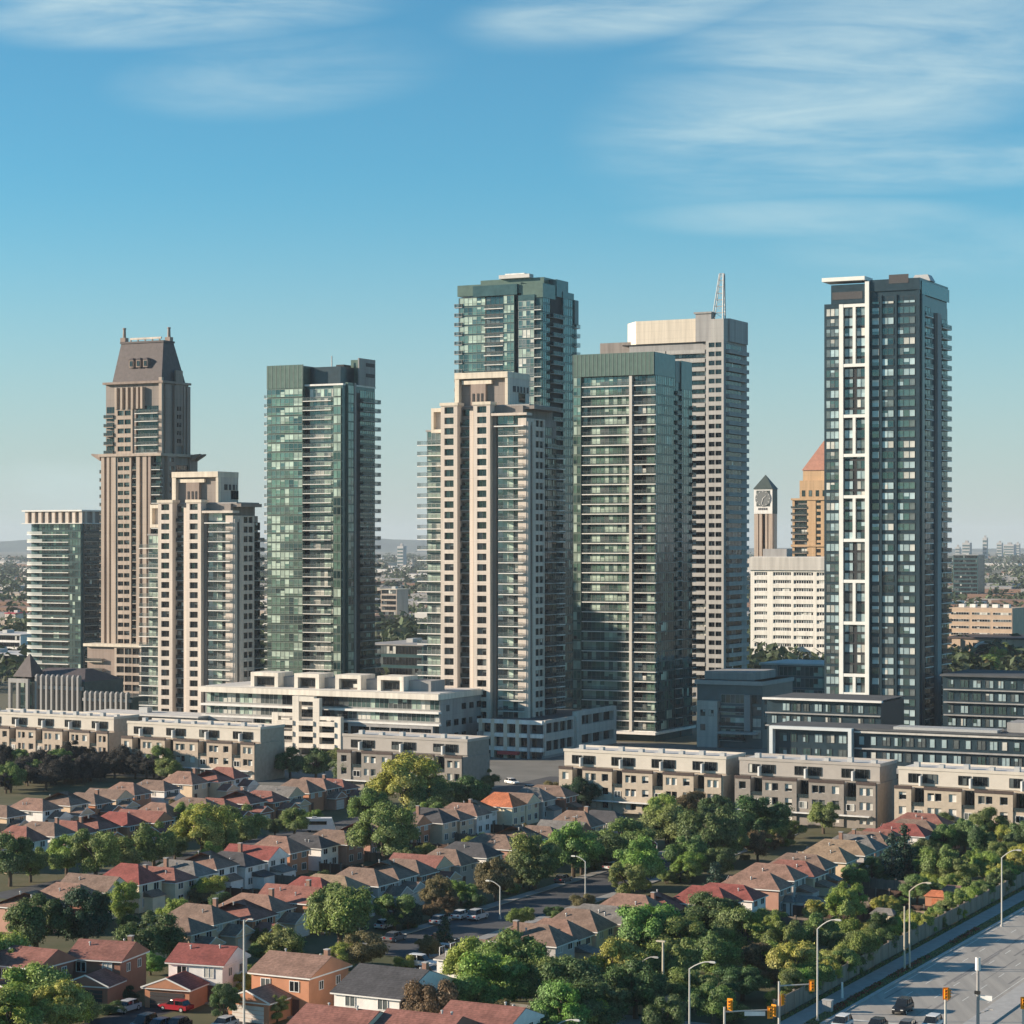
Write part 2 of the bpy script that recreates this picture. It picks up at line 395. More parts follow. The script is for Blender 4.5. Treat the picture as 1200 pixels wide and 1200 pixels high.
# ------------------------------------------------------------------ beige condominium towers with paired window piers
def condo(label, u, Y, ztop, side=26.0, zwing=None, portal=True):
    t = Bld('condo_tower', label, 'tower', u, Y, TOWN, TOWERS)
    F = ('F', 0.0); S = ('S', 0.0); fl = 3.0
    zb = 6.0; n = round((ztop - zb) / fl); zt = zb + n * fl
    W = -27.0
    # core body
    t.core(taupe, -26.5, -2.0, 2.2, side - 1.5, 0, zt - .3)
    t.box('wall', spteal, -9.8, -2.01, 1.6, 2.19, 0, zt - 3.2)
    # pier one and two, standing proud
    t.pier(F, W, W + 5.4, 0, zt, fl, beige, 'punch', W + 1.2, W + 4.2, proj=.6, thick=.7)
    t.core(beige, W + .01, W + 5.39, .11, 3.0, 0, zt - .01)
    t.pier(F, -16.4, -11.0, 0, zt, fl, beige, 'punch', -15.2, -12.2, proj=.6, thick=.7)
    t.core(beige, -16.39, -11.01, .11, 3.0, 0, zt - .01)
    t.box('cornice', beige2, W - .25, W + 5.65, -.85, 3.1, zt, zt + .9)
    t.box('cornice', beige2, -16.65, -10.75, -.85, 3.1, zt, zt + .9)
    # slot between piers: small balconies, slim pilaster, dark panels
    t.core(taupe, -21.6, -16.4, 1.9, 3.2, 0, zt - .5)
    t.box('pilaster', beige, -18.3, -17.2, .7, 1.9, 0, zt - 1.5)
    t.glass(('F', 1.9), -21.2, -18.7, zb, zt - 1, fl, 'punch', gap=1.1)
    t.balc(('F', 1.9), -21.4, -18.5, zb, zt - 3, fl, slabd, raild, framed, .9)
    # right bay: recessed glass with deep balconies
    t.glass(('F', 1.55), -9.6, -4.6, zb, zt - 3, fl, 'cond', gap=.5)
    t.glass(('F', 1.55), -4.3, -.8, zb, zt - 3, fl, 'punch', gap=.5)
    t.balc(('F', 1.5), -8.4, -.5, zb, zt - 6, fl, slabm, railg, rcap, 2.1)
    t.box('fin', taupe, -11.0, -9.9, .9, 2.2, 0, zt - 2)
    # side: plain shafts, window grid, dark slot, balconies
    t.box('wall', beige, -2.6, .02, .35, 5.2, 0, zt - 4)
    t.box('pilaster', beige, .021, .5, .5, 2.1, 0, zt - 5); t.box('pilaster', beige, .021, .5, 3.4, 5.0, 0, zt - 5)
    t.box('fin', dark, .021, .1, 2.11, 3.39, 0, zt - 6)
    t.core(taupe, -2.0, -.6, 5.2, side - 2, 0, zt - 4)
    t.pier(S, 5.4, 12.0, zb, zt - 4, fl, beige, 'punch', 6.2, 11.2, proj=.1, thick=.5, cells=2)
    t.glass(('S', -.6), 12.4, side - .9 if side < 20 else 18.2, zb, zt - 6, fl, 'punch', gap=.6)
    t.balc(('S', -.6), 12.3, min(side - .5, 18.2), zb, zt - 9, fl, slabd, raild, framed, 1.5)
    if side > 20:
        t.glass(('S', -.6), 18.6, side - 2, zb, zt - 9, fl, 'balc', gap=.6)
        t.balc(('S', -.6), 18.4, side - .6, zb, zt - 12, fl, slabm, railg, rcap, 2.3)
    # left wing set back, balconies beyond the edge
    zw = zwing or zt - 7
    t.core(spteal, -34.4, -26.5, 4.6, side - 4, 0, zw)
    t.glass(('F', 4.6), -34.2, -27.2, zb, zw, fl, 'cond', gap=.5)
    t.balc(('F', 4.6), -33.0, -27.3, zb, zw - 1, fl, slabm, railg, rcap, 2.0, ov0=3.6)
    t.box('roof', roofm, -34.7, -26.52, 4.3, side - 3.7, zw, zw + .5)
    # shoulder frame left of pier one
    t.box('cornice', beige2, W - 3.6, W - .02, .2, 4.4, zt - 1.6, zt - .5)
    t.box('cornice', beige2, W - 3.6, W - 2.8, .2, 4.4, zt - 6.6, zt - 1.61)
    t.box('cornice', beige2, W - 3.6, W - .02, .2, 4.4, zt - 7.6, zt - 6.61)
    t.box('wall', beige, W - 2.79, W - .02, 1.6, 4.4, zt - 6.6, zt - 1.61)
    # roof terraces
    t.box('roof', roofm, -26.4, -.4, 3.11, side - 1.6, zt - .29, zt + .1)
    t.box('cornice', beige, -10.7, .6, -.6, 3.0, zt - 3.2, zt - 2.5)
    t.box('cornice', taupe, -10.7, 1.2, 3.01, side - 2.5, zt - 1.3, zt - .31)
    t.box('cornice', slabm, -9.6, -.2, -1.0, 1.4, zt - 6.4, zt - 6.1)
    # crown: penthouse with portal frame
    zc = zt + 9.6; y0, y1 = 3.4, 17.5 if side > 20 else 14.5
    t.core(taupe, -23.2, -8.3, y0 + 1.5, y1, zt + .1, zc - .6, 'penthouse')
    t.box('portal_frame', beige2, -24.6, -23.21, y0, y1, zt + .1, zc - 1.7)
    t.box('portal_frame', beige2, -24.6, -7.4, y0 - .2, y1, zc - 1.69, zc)
    t.box('portal_frame', beige2, -8.3, -7.4, y0, y0 + 1.49, zt + .1, zc - 1.7)
    t.box('penthouse', beige, -8.29, -7.5, y0 + 1.5, y1, zt + .1, zc - 1.7)
    t.box('penthouse', beige2, -22.6, -13.0, y0 + .6, y0 + 1.5, zc - 3.3, zc - 2.2)
    t.box('pilaster', brownst, -19.6, -14.8, y0 + .4, y0 + 1.49, zt + .1, zc - 3.31)
    for x in (-19, -17.5, -16.2): t.box('fin', dark, x, x + .6, y0 + .28, y0 + .399, zt + 1.2, zt + 3.6)
    t.box('louvre', louvre, -7.49, -7.35, y0 + 3.4, y1 - 1, zc - 5.6, zc - 3.9)
    for k in range(5 if side > 20 else 3): t.box('fin', beige, -7.348, -7.2, y0 + 5 + k * 2, y0 + 5.5 + k * 2, zc - 5.6, zc - 3.9)
    t.put('window', win_mesh(4, 2.6, 'punch'), ('S', -7.45), y0 + 7, .03, zt + 1.2, 8)
    return t.done()
condo('tall beige condominium tower with paired window piers and a portal crown, at the centre', 616, 638, 99, 23)
condo('shorter beige condominium tower with paired window piers, standing before the brown mansard roofed tower', 272, 686, 72.3, 17, zwing=62)

# ------------------------------------------------------------------ green glass tower with balcony stack (left of centre)
def green_tower():
    t = Bld('glass_tower', 'green glass apartment tower with pale curtain wall and stepped dark penthouse, alone left of centre', 'tower', 400, 736, TOWN, TOWERS)
    F = ('F', 0.0); S = ('S', 0.0)
    xl = t.fx(313); xb = t.fx(355); zt = t.zv(457, xl); ztop = t.zv(431, xl); fl = 3.0
    yl = t.sy(440); zbal = t.zv(451)
    t.core(spgreen, xl, xb, .15, yl - 6, 0, ztop)
    t.core(spteal, xb, -.1, 1.7, yl - .2, 0, zbal)
    t.glass(F, xl + .1, xb - .1, 3, zt, fl, 'green', .12, .45, panes=8, rows=2)
    t.box('parapet', spgreen, xl - .1, xb + .1, -.05, .149, zt + .3, ztop + .6)
    for k in range(9): t.box('parapet', frameg, xl + .2 + k * (xb - xl - .5) / 8, xl + .32 + k * (xb - xl - .5) / 8, -.12, -.051, zt + .3, ztop + .5)
    t.box('roof', roofm, xl - .1, xb + .1, .15, yl - 6, ztop, ztop + .2)
    t.glass(('F', 1.7), xb + 1.6, -3.4, 3, zbal - 1, fl, 'cond', 0, .4)
    t.box('fin', dark, xb + .02, xb + 1.5, 1.3, 1.69, 0, zbal - 1)
    t.glass(('F', .5), -3.2, -.3, 3, zbal - 1, fl, 'green', .3, .4)
    t.box('wall', spgreen, -3.3, -.2, .4, 1.69, 0, zbal)
    t.balc(F, xb, t.fx(388), 3, zbal - 2, fl, slabm, railg, rcap, 1.9, back=-1.65)
    t.balc(F, xl - 1.3, xl + 2, 3, zt, fl, slabm, railg, rcap, 1.0, back=-1.2)
    # side
    ya = t.sy(405); yb = t.sy(414); yc = t.sy(422)
    t.box('wall', spteal, -.09, .3, .4, ya, 0, zbal - .01)
    t.box('wall', spgreen, -.09, .9, ya, yb, 0, zbal + 1)
    t.glass(('S', .9), ya + .1, yb - 1.2, 3, zbal, fl, 'green', .02, .4)
    t.box('pilaster', concg, .91, 1.2, yb - 1.1, yb, 0, zbal + 1)
    t.glass(('S', -.1), yc, yl - .5, 3, zbal - 1, fl, 'teal', .02, .5)
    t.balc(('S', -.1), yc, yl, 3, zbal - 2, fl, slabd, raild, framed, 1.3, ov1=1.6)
    t.box('fin', dark, -.09, .2, yb, yc - .3, 0, zbal - 2)
    # top: dark mechanical box and taller block behind
    zm = t.zv(428)
    t.box('roof', slabm, xb, .1, .9, yl, zbal + .02, zbal + .6)
    t.box('mechanical_room', spdark, xb + .8, -2.4, 3.5, yl * .55, zbal + .6, zm)
    zh = t.zv(424, 0, yl)
    t.box('penthouse', spgreen, t.fx(400, 6), -.3, yl * .55, yl - .6, zbal + .6, zh)
    t.box('penthouse', concg, -.29, .2, yl * .5, yl - .4, zbal + .6, zh + .5)
    t.box('mechanical_room', dark, -6, -3, yl * .3, yl * .5, zm, zm + .8)
    t.part('vent_pipe').tube((-9, yl * .4, zm), (-9, yl * .4, zm + 4), .22, .2, metal)
    for z in (zbal + 3.5, zbal + 7): t.box('louvre', louvre, .205, .3, yl * .7, yl - 1, z, z + 1.2)
    t.done()
green_tower()

# ------------------------------------------------------------------ tall teal tower behind the central pair
def teal_tower():
    t = Bld('glass_tower', 'tallest dark teal glass tower with flat grey parapet rising behind the central beige tower', 'tower', 636, 716, TOWN, TOWERS)
    F = ('F', 0.0)
    xl = t.fx(537); zt = t.zv(350, xl); ztop = t.zv(335, xl); yl = t.sy(672); fl = 3.0
    t.core(spteal, xl, -.2, .3, yl, 0, ztop - 4)
    X = [t.fx(q) for q in (538, 568.5, 591, 604, 608, 627, 636)]
    t.glass(F, X[0] + .1, X[1], 6, zt, fl, 'green', -.2, .5, rows=2)
    t.box('wall', dark, X[1], X[2], .29, .6, 0, zt)
    t.glass(('F', .29), X[1] + .2, X[2] - .2, 6, zt, fl, 'balc', .0, .5)
    t.balc(F, X[1], X[2], 6, zt - 1, fl, slabm, railg, rcap, 1.3, back=-.28)
    t.box('wall', spteal, X[2], X[3], -.7, .29, 0, ztop - 6)
    t.glass(F, X[2] + .1, X[3] - .1, 6, zt, fl, 'green', .74, .5, rows=2)
    t.box('fin', dark, X[3], X[4], .1, .29, 0, zt)
    t.box('wall', spteal, X[4], X[5], -.4, .29, 0, zt)
    t.glass(F, X[4] + .1, X[5] - .1, 6, zt - 2, fl, 'cond', .44, .45, rows=2)
    t.balc(F, X[5], -.2, 6, zt - 2, fl, slabm, railg, rcap, 1.1, back=-.28)
    t.balc(F, xl - 1.4, xl + 1.5, 6, zt, fl, slabd, raild, metal, 1.1, back=-.9)
    # parapet bands
    t.box('parapet', spgreen, xl - .2, X[2] + 6, -.2, 6, zt + .6, ztop)
    t.box('parapet', spgreen, X[2] + 6.01, .1, -.1, yl * .4, zt - 1, ztop - .6)
    t.box('parapet', spteal, X[1] - 4, X[3] + 1, -.9, -.21, zt + .2, zt + 3.6)
    z2 = t.zv(327, 0, yl * .6)
    t.box('penthouse', spgreen, xl + 5, -2.5, 6.01, yl * .8, ztop - 4, z2)
    t.box('penthouse', spteal, -2.49, .3, yl * .42, yl * .8, ztop - 4, z2 - .5)
    t.box('roof', roofl, -18, -7, 4.5, 7.5, z2 + .02, z2 + 1.2)
    t.box('roof', white, -16, -9, 5, 7, z2 + 1.21, z2 + 1.6)
    # side
    a, b, c = (t.sy(q) for q in (645, 658, 671))
    t.glass(('S', -.2), .4, a, 6, zt, fl, 'teal', .03, .5)
    t.box('fin', dark, -.19, -.1, a + .1, b - .1, 6, zt)
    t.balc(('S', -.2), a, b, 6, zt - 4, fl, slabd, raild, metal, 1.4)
    t.box('wall', spteal, -.19, .5, b, c, 0, ztop - 2)
    t.glass(('S', .5), b + .1, c - .1, 6, zt, fl, 'teal', .03, .5)
    t.balc(('S', -.2), c, c + 3, 6, zt - 6, fl, slabm, railg, rcap, 1.6)
    t.core(spteal, -8, -.21, yl + .01, yl + 3, 0, ztop - 6)
    t.box('parapet', spdark, -1.6, .9, yl - 1, yl + 2, ztop - 12, ztop - 4)
    t.done()
teal_tower()

# ------------------------------------------------------------------ glass tower right of the beige one
def slab_tower():
    t = Bld('glass_tower', 'green glass tower ringed by thin white balcony lines, right of the central beige tower', 'tower', 767, 678, TOWN, TOWERS)
    xl = t.fx(671.5); zt = t.zv(443, xl); ztop = t.zv(416, xl); fl = 2.97; yl = t.sy(810)
    a = t.fx(681)
    t.core(spteal, xl, -.2, 1.2, yl - 1, 0, zt)
    t.box('parapet', spgreen, xl, -.05, -.2, t.sy(791), zt + .2, ztop)
    for k in range(21): t.box('parapet', frameg, xl + .1 + k * (-xl - .4) / 20, xl + .22 + k * (-xl - .4) / 20, -.27, -.201, zt + .3, ztop - .1)
    t.box('parapet', spteal, -.049, .1, 0, t.sy(791), zt + .2, ztop - .1)
    t.box('wall', spgreen, xl, a, .0, 1.19, 0, zt + .19)
    t.glass(('F', 0), xl + .1, a - .1, 3, zt, fl, 'green', .04, .45)
    d0, d1 = t.fx(737.5), t.fx(740.8)
    t.glass(('F', 1.2), a + .2, d0 - .2, 3, zt, fl, 'tf', .02, .4)
    t.box('pilaster', conc, d0, d1, -.2, 1.19, 3, zt)
    t.glass(('F', 1.2), d1 + .2, -3.2, 3, zt, fl, 'balc', .02, .4)
    t.glass(('F', 1.2), -3.0, -.4, 3, zt, fl, 'tf', .02, .4)
    t.balc(('F', 1.2), a + .1, d0 - .02, 3, zt, fl, slabm, railt, rcap, 1.1, th=.26)
    t.balc(('F', 1.2), d1 + .02, .3, 3, zt, fl, slabm, railt, rcap, 1.1, th=.26)
    y1, y2, y3 = t.sy(791.5), t.sy(797.5), yl
    t.box('wall', spteal, -.2, .0, .4, y1, 0, zt + .19)
    t.glass(('S', 0), .5, y1 - .1, 3, zt, fl, 'teal', .05, .35)
    t.box('wall', dark, -.6, -.21, y1, y2, 0, zt - 1)
    t.balc(('S', -.2), y1, y2, 3, zt - 2, fl, slabd, raild, framed, .9)
    t.box('wall', spteal, -3, .3, y2, y3, 0, t.zv(425, 0, yl))
    t.glass(('S', .3), y2 + .1, y3 - .2, 3, zt - 3, fl, 'teal', .05, .4)
    t.balc(('S', .3), y3 - 1.2, y3 + 1.2, 3, zt - 6, fl, slabd, raild, framed, .9)
    t.box('base_slab', slabm, xl - 1, 1.2, -2.2, yl + 1, 2.2, 2.9)
    t.box('roof', roofm, xl + .3, -.3, .3, y1 - .3, zt + .3, ztop - 2)
    t.box('wall', spdark, -.19, .02, y1 + .1, y2 - .1, zt - 1, t.zv(424, 0, y2))
    t.done()
slab_tower()

# ------------------------------------------------------------------ concrete tower under the roof crane
def concrete_tower():
    t = Bld('concrete_tower', 'beige concrete tower with banded balconies, octagonal roof box and a crane mast on top', 'tower', 848, 858, TOWN, TOWERS)
    xl = t.fx(735); zt = t.zv(399); fl = 3.42; yl = t.sy(869)
    t.core(concg, xl, -.1, 2.0, yl + 6, 0, zt)
    xs = t.fx(827)
    # masonry corner shaft with scattered punched windows
    conc = mat('concrete_taupe', (.41, .395, .37), .85, .1, .25, streak=True)
    t.pier(('F', 0), xs, 0, 6, zt, fl, conc, 'punch', xs + 1.2, -.9, proj=0, thick=.5, zb=1.0, zt=.6, cells=2)
    t.core(concg, xs + .01, -.01, .51, 2.0, 0, zt)
    t.box('wall', conc, xs, .3, 0, yl * .25, 0, 6)
    # broad balconies with solid beige parapets to the left
    t.glass(('F', 1.9), xl + .3, xs - .3, 6, zt - 3, fl, 'punch', .02, .5)
    wid = (xs - xl) / 2
    for k in range(2):
        t.balc(('F', 1.99), xl + k * wid + .1, xl + (k + 1) * wid - .3, 6, zt - 1, fl, conc, conc, conc, 2.2, th=.3, rh=1.15)
    # lower wing on the left
    zl = t.zv(412, xl); xw = t.fx(694, 3)
    t.core(concg, xw + .5, xl - .01, 5, yl + 2, 0, zl)
    t.glass(('F', 5), xw + 1, xl - .5, zl - 37.6, zl, fl, 'punch', .02, .6)
    t.balc(('F', 5), xw + .6, xl - .6, zl - 37.6, zl + .2, fl, conc, conc, conc, 2.0, th=.3, rh=1.15)
    t.box('penthouse', taupe, xw + 2, xl + 2, 6, yl - 1, zl + .02, zl + 4.2)
    # right flank with grey solid balconies
    ya, yb = t.sy(851), yl
    t.glass(('S', -.1), ya, yb, 6, zt - 1, fl, 'punch', .02, .5)
    t.balc(('S', -.1), ya - .3, yb, 6, zt - 1, fl, slabd, concg, concg, 1.5, th=.3, rh=1.2, ov1=4.6)
    # roof box: octagonal drum, dark end block, stair tower
    zc = t.zv(373, -12); x0, x1 = t.fx(727, 2), t.fx(817, 2)
    c = 7.0
    t.part('penthouse').prism([(x0, 9), (x0 + c, 1.2), (x1, 1.2), (x1, 18), (x0 + c, 18), (x0, 13)], zt + .02, zc, beige2)
    t.box('roof', dark, x0 + 1, -1, 1.6, 15, zt - .4, zt + .015)
    t.box('penthouse', concg, -6.5, .8, 4.4, yl + 4.8, zt + .02, zc - .2)
    t.box('stair_tower', concg, x1 + .01, -5.2, .3, 4.39, zt + .02, zc + 1.6)
    t.box('stair_tower', concg, x1 - .6, -4.9, -.1, 4.8, zc + 1.61, zc + 2.3)
    t.box('stair_tower', conc, -5.1, 0, .02, 4.39, zt + .02, zc - .6)
    # crane mast: tapering lattice
    zm = t.zv(320, -1); p = t.part('crane_mast'); red = metal
    xa, xb_, ytop = t.fx(833.5), t.fx(846), 2.0
    base = [(xa, .8), (xb_, .8), (xb_, 3.4), (xa, 3.4)]; tx = t.fx(842.5)
    top = [(tx - .5, 1.6), (xb_, 1.6), (xb_, 2.6), (tx - .5, 2.6)]
    prev = None
    for k in range(8):
        q = k / 7; z = zc - .6 + (zm - zc + .6) * q
        ring = [(b[0] + (a[0] - b[0]) * q, b[1] + (a[1] - b[1]) * q, z) for a, b in zip(top, base)]
        for j in range(4): p.tube(ring[j], ring[(j + 1) % 4], .1, .1, red, 5)
        if prev:
            for j in range(4):
                p.tube(prev[j], ring[j], .3 if j in (1, 2) else .17, .28 if j in (1, 2) else .16, red, 6)
                p.tube(prev[j], ring[(j + 1) % 4], .08, .08, red, 4)
        prev = ring
    t.done()
concrete_tower()

# ------------------------------------------------------------------ charcoal tower on the right
def charcoal_tower():
    t = Bld('charcoal_tower', 'tall charcoal tower with a white ladder frame running up its front, rightmost high-rise', 'tower', 1078, 610, TOWN, TOWERS)
    xl = t.fx(965.5); zt = t.zv(358, xl); ztop = t.zv(327); fl = 2.82; yl = t.sy(1111)
    wm = mat('panel_ivory', (.74, .73, .68), .55, .05, .4)
    t.core(spdark, xl, -.2, .3, yl, 0, zt + .3)
    x1, x2 = t.fx(984.5), t.fx(1019.5)
    t.glass(('F', .3), xl + .5, x1 - .4, 9, zt - 1, fl, 'char', .04, .75)
    t.box('wall', dark, x1, x2, -.05, .299, 9, zt)
    # white frame
    fw = 1.15; zb = 12.5
    t.box('ladder_frame', wm, x1, x1 + fw, -.9, -.051, zb, zt); t.box('ladder_frame', wm, x2 - fw, x2, -.9, -.051, zb, t.zv(330, x2))
    levels = [zt - 1.0]
    tr = [430, 489.5, 535.5, 584, 635, 683, 732, 793, 815]
    zs = [t.zv(v, (x1 + x2) / 2) for v in tr]
    for z in zs + [zt - .9]: t.box('ladder_frame', wm, x1 + fw, x2 - fw, -.85, -.051, z, z + .85)
    bounds = [zt - .9] + zs
    mid = (x1 + x2) / 2
    for k in range(0, len(bounds) - 1, 2): t.box('ladder_frame', wm, mid - .4, mid + .4, -.82, -.051, bounds[k + 1] + .85, bounds[k])
    t.glass(('F', -.05), x1 + fw + .15, mid - .5, 12.5, zt - 1, fl, 'char', .04, .55)
    t.glass(('F', -.05), mid + .5, x2 - fw - .15, 12.5, zt - 1, fl, 'char', .04, .55)
    # right field of windows
    for (ua, ub) in ((1021.5, 1030), (1033, 1047), (1051.5, 1072)):
        t.glass(('F', .3), t.fx(ua), t.fx(ub), 9, zt + 1.5, fl, 'char', .04, .95)
    for ua in (1031.5, 1049): t.box('pilaster', spdark, t.fx(ua), t.fx(ua) + .5, -.15, .299, 0, zt + 2)
    t.box('pilaster', spdark, t.fx(1073.5), .0, -.2, .299, 0, zt + 3)
    # head
    t.core(spdark, xl + 2, -.2, .2, yl - .5, zt + .31, ztop - .4, 'penthouse')
    t.box('canopy', wm, xl - .2, x2 - fw - .01, -1.2, 6, t.zv(331, xl), t.zv(326.5, xl))
    t.box('penthouse', louvre, xl + 2.4, x2 - 2.2, .1, .199, zt + 1.4, ztop - 2.4)
    t.box('penthouse', spdark, x2 + .01, .1, -.25, yl - .3, zt + 3.1, ztop + .4)
    t.box('penthouse', louvre, t.fx(1042), t.fx(1065), -.32, -.251, zt + 5, zt + 7.4)
    t.box('penthouse', spteal, .101, .25, 1, yl + .4, zt + 2, ztop - .3)
    t.part('roof').prism([(x2 + 9, 8), (x2 + 14.5, 8), (x2 + 14.5, 13), (x2 + 9, 13)], ztop + .41, ztop + 2.2, metal, [(x2 + 10, 8.6), (x2 + 13.6, 8.6), (x2 + 13.6, 12.4), (x2 + 10, 12.4)])
    # side
    a, b, c, d = (t.sy(q) for q in (1082, 1091, 1096, 1100.5))
    t.glass(('S', -.2), a, b, 9, zt - 1, fl, 'teal', .02, .8)
    t.balc(('S', -.2), a, b, 9, zt - 1, fl, slabm, raild, framed, 1.0)
    t.box('pilaster', concg, -.19, .7, c, d, 0, zt - 2)
    t.box('pilaster', spdark, -.19, .6, .3, a - .3, 0, zt + 1.9)
    t.glass(('S', -.2), d + .4, yl - .3, 9, zt - 3, fl, 'teal', .02, .8)
    t.balc(('S', -.2), d + .3, yl, 9, zt - 3, fl, slabm, raild, framed, 1.3)
    t.done()
charcoal_tower()

# ------------------------------------------------------------------ brown tower with mansard roof
def mansard_tower():
    t = Bld('mansard_tower', 'brown stone tower with steep slate mansard roof, two pinnacles and flared cornice', 'tower', 189, 803, TOWN, TOWERS)
    F = ('F', 0.0); S = ('S', 0.0); fl = 3.0
    xl = t.fx(119); zs = t.zv(534); zu = t.zv(448); yl = t.sy(231)
    xu, yu = t.fx(123, 2), t.sy(224)
    t.core(taupe, xl, -.6, 1.2, yl, 0, zs)
    def shaft(face, s0, s1, z0, z1, m, pr=.5): t.fbox('pilaster', m, face, s0, s1, -1.2, pr, z0, z1)
    X = lambda u: t.fx(u)
    for (ua, ub, m) in ((119.5, 123, brownlt), (126, 129, brownlt), (131, 136.5, brownlt), (160.5, 164.5, brownlt), (168, 172.5, brownlt), (174.5, 177.5, brownst)):
        shaft(F, X(ua), X(ub), 0, zs, m)
    t.core(brownst, xl + .05, X(137), .3, 1.19, 0, zs - .1); t.core(brownst, X(160), X(178), .2, 1.19, 0, zs - .1)
    t.pier(F, X(136.8), X(154), 5, zs, fl, brownlt, 'punch', X(138.5), X(152), proj=.2, thick=.5, cells=2, zb=.9, zt=.5)
    t.glass(('F', 1.2), X(154.5), X(160), 5, zs, fl, 'punch', .02, .6)
    t.balc(('F', 1.2), X(154.3), X(160.3), 5, zs - 2, fl, brownlt, raild, framed, 1.2)
    t.glass(('F', 1.2), X(178.5), -.7, 5, zs, fl, 'punch', .02, .6)
    t.balc(('F', 1.2), X(178.3), -.2, 5, zs - 2, fl, slabm, raild, framed, 1.8)
    t.balc(('F', 2), xl - 1.6, xl, 5, zs - 3, fl, brownst, raild, framed, 1.2)
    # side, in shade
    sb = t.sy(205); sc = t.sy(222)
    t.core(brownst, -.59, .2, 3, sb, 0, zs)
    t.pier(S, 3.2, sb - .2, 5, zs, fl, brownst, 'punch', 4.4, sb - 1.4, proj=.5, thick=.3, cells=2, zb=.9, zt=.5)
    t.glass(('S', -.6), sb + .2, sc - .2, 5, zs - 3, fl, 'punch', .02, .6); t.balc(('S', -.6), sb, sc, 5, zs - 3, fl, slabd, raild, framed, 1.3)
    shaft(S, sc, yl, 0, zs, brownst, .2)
    # flared cornice at the setback
    t.box('cornice', brownlt, xl - .8, .5, -.9, yl + .6, zs, zs + 1.0)
    for (x, y, dx) in ((xl - .8, 0, -1), (.5, yl * .8, 1)):
        p = t.part('cornice')
        x1 = x + dx * 3.8
        for m_, yy in ((brownst, y), (brownst, y + 3)):
            v = [(x, yy, zs - 1.4), (x, yy + 1, zs - 1.4), (x, yy + 1, zs + .9), (x, yy, zs + .9)]
            w = [(x1, yy, zs + .7), (x1, yy + 1, zs + .7), (x1, yy + 1, zs + 1.2), (x1, yy, zs + 1.2)]
            for a in range(4): p.quad(v[a], v[(a + 1) % 4], w[(a + 1) % 4], w[a], m_)
            p.quad(*w, m_); p.quad(*reversed(v), m_)
    # upper shaft
    t.core(taupe, xu, -1.2, 2.6, yu, zs + 1.01, zu)
    U = lambda u: t.fx(u, 2)
    FU = ('F', 2.0)
    t.pier(FU, U(135), U(156), zs + 1.01, zu - 9, fl, brownlt, 'punch', U(138.5), U(154), proj=.4, thick=.5, cells=2, zb=.9, zt=.5)
    t.core(brownst, U(135), U(156), 2.11, 2.59, zs + 1.01, zu - 7)
    for k, ua in enumerate((136, 142.5, 149, 155, 161, 166)): t.fbox('pilaster', brownlt, FU, U(ua), U(ua) + .9, -.59, .9, zu - 9 + (k % 2) * .01, zu - 1.2)
    t.glass(('F', 2.6), U(124), U(134), zs + 1, zu - 8, fl, 'punch', .02, .6); t.balc(('F', 2.6), U(123), U(134), zs + 1, zu - 9, fl, brownlt, raild, framed, 1.5)
    t.glass(('F', 2.6), U(160), -2.6, zs + 1, zu - 8, fl, 'punch', .02, .6); t.balc(('F', 2.6), U(160), -2.2, zs + 1, zu - 8, fl, slabm, railg, rcap, 1.9)
    t.fbox('pilaster', brownlt, FU, -2.2, -.9, -.59, .5, zs + 1.01, zu + 2); t.fbox('pilaster', brownst, FU, U(156.2), U(159.5), -.59, .1, zs + 1.01, zu - 4)
    SU = ('S', -1.2); y1, y2 = 3.2, yu
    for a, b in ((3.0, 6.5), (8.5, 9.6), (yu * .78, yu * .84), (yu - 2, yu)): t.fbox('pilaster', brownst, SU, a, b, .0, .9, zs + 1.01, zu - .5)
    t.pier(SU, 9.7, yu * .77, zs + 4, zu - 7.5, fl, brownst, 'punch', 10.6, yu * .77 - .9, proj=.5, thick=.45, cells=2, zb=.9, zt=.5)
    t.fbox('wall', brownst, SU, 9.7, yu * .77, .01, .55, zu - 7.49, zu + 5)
    t.box('cornice', brownst, xu - .5, -.2, 1.2, yu + .4, zu, zu + .8)
    # mansard
    zr = t.zv(398.5); mx0, mx1 = U(130.5), -1.8
    bot = [(mx0, 2.6), (mx1, 2.6), (mx1, yu - 1), (mx0, yu - 1)]
    tx0, tx1 = t.fx(142, 7), t.fx(191.5, 7)
    top = [(tx0, 7), (tx1, 7), (tx1, yu - 5), (tx0, yu - 5)]
    t.part('roof').prism(bot, zu + .81, zr, slate, top)
    t.box('roof', slate, tx0 - .3, tx1 + .3, 6.7, yu - 4.7, zr + .01, zr + .7)
    t.box('roof', beige, tx0 + 4, tx1 - 1, 6.9, 7.5, zr + 1.3, zr + 2.0)
    for k in range(5): t.box('roof', brownst, tx0 + 4 + k * (tx1 - tx0 - 6) / 4, tx0 + 4.4 + k * (tx1 - tx0 - 6) / 4, 7, 7.4, zr + .71, zr + 1.29)
    for i, (x, y) in enumerate(((tx0 + 1.0, 7.6), (tx1 - 1.2, yu - 6.2))):
        t.box('pinnacle', brownst, x - 1.1, x + 1.1, y - 1, y + 1, zr + .71, zr + 2.2, i)
        t.part('pinnacle', i).tube((x, y, zr + 2.2), (x, y, zr + 5.4), .62, .5, brownst, 8)
        t.part('pinnacle', i).tube((x, y, zr + 5.4), (x, y, zr + 5.8), .75, .6, brownst, 8)
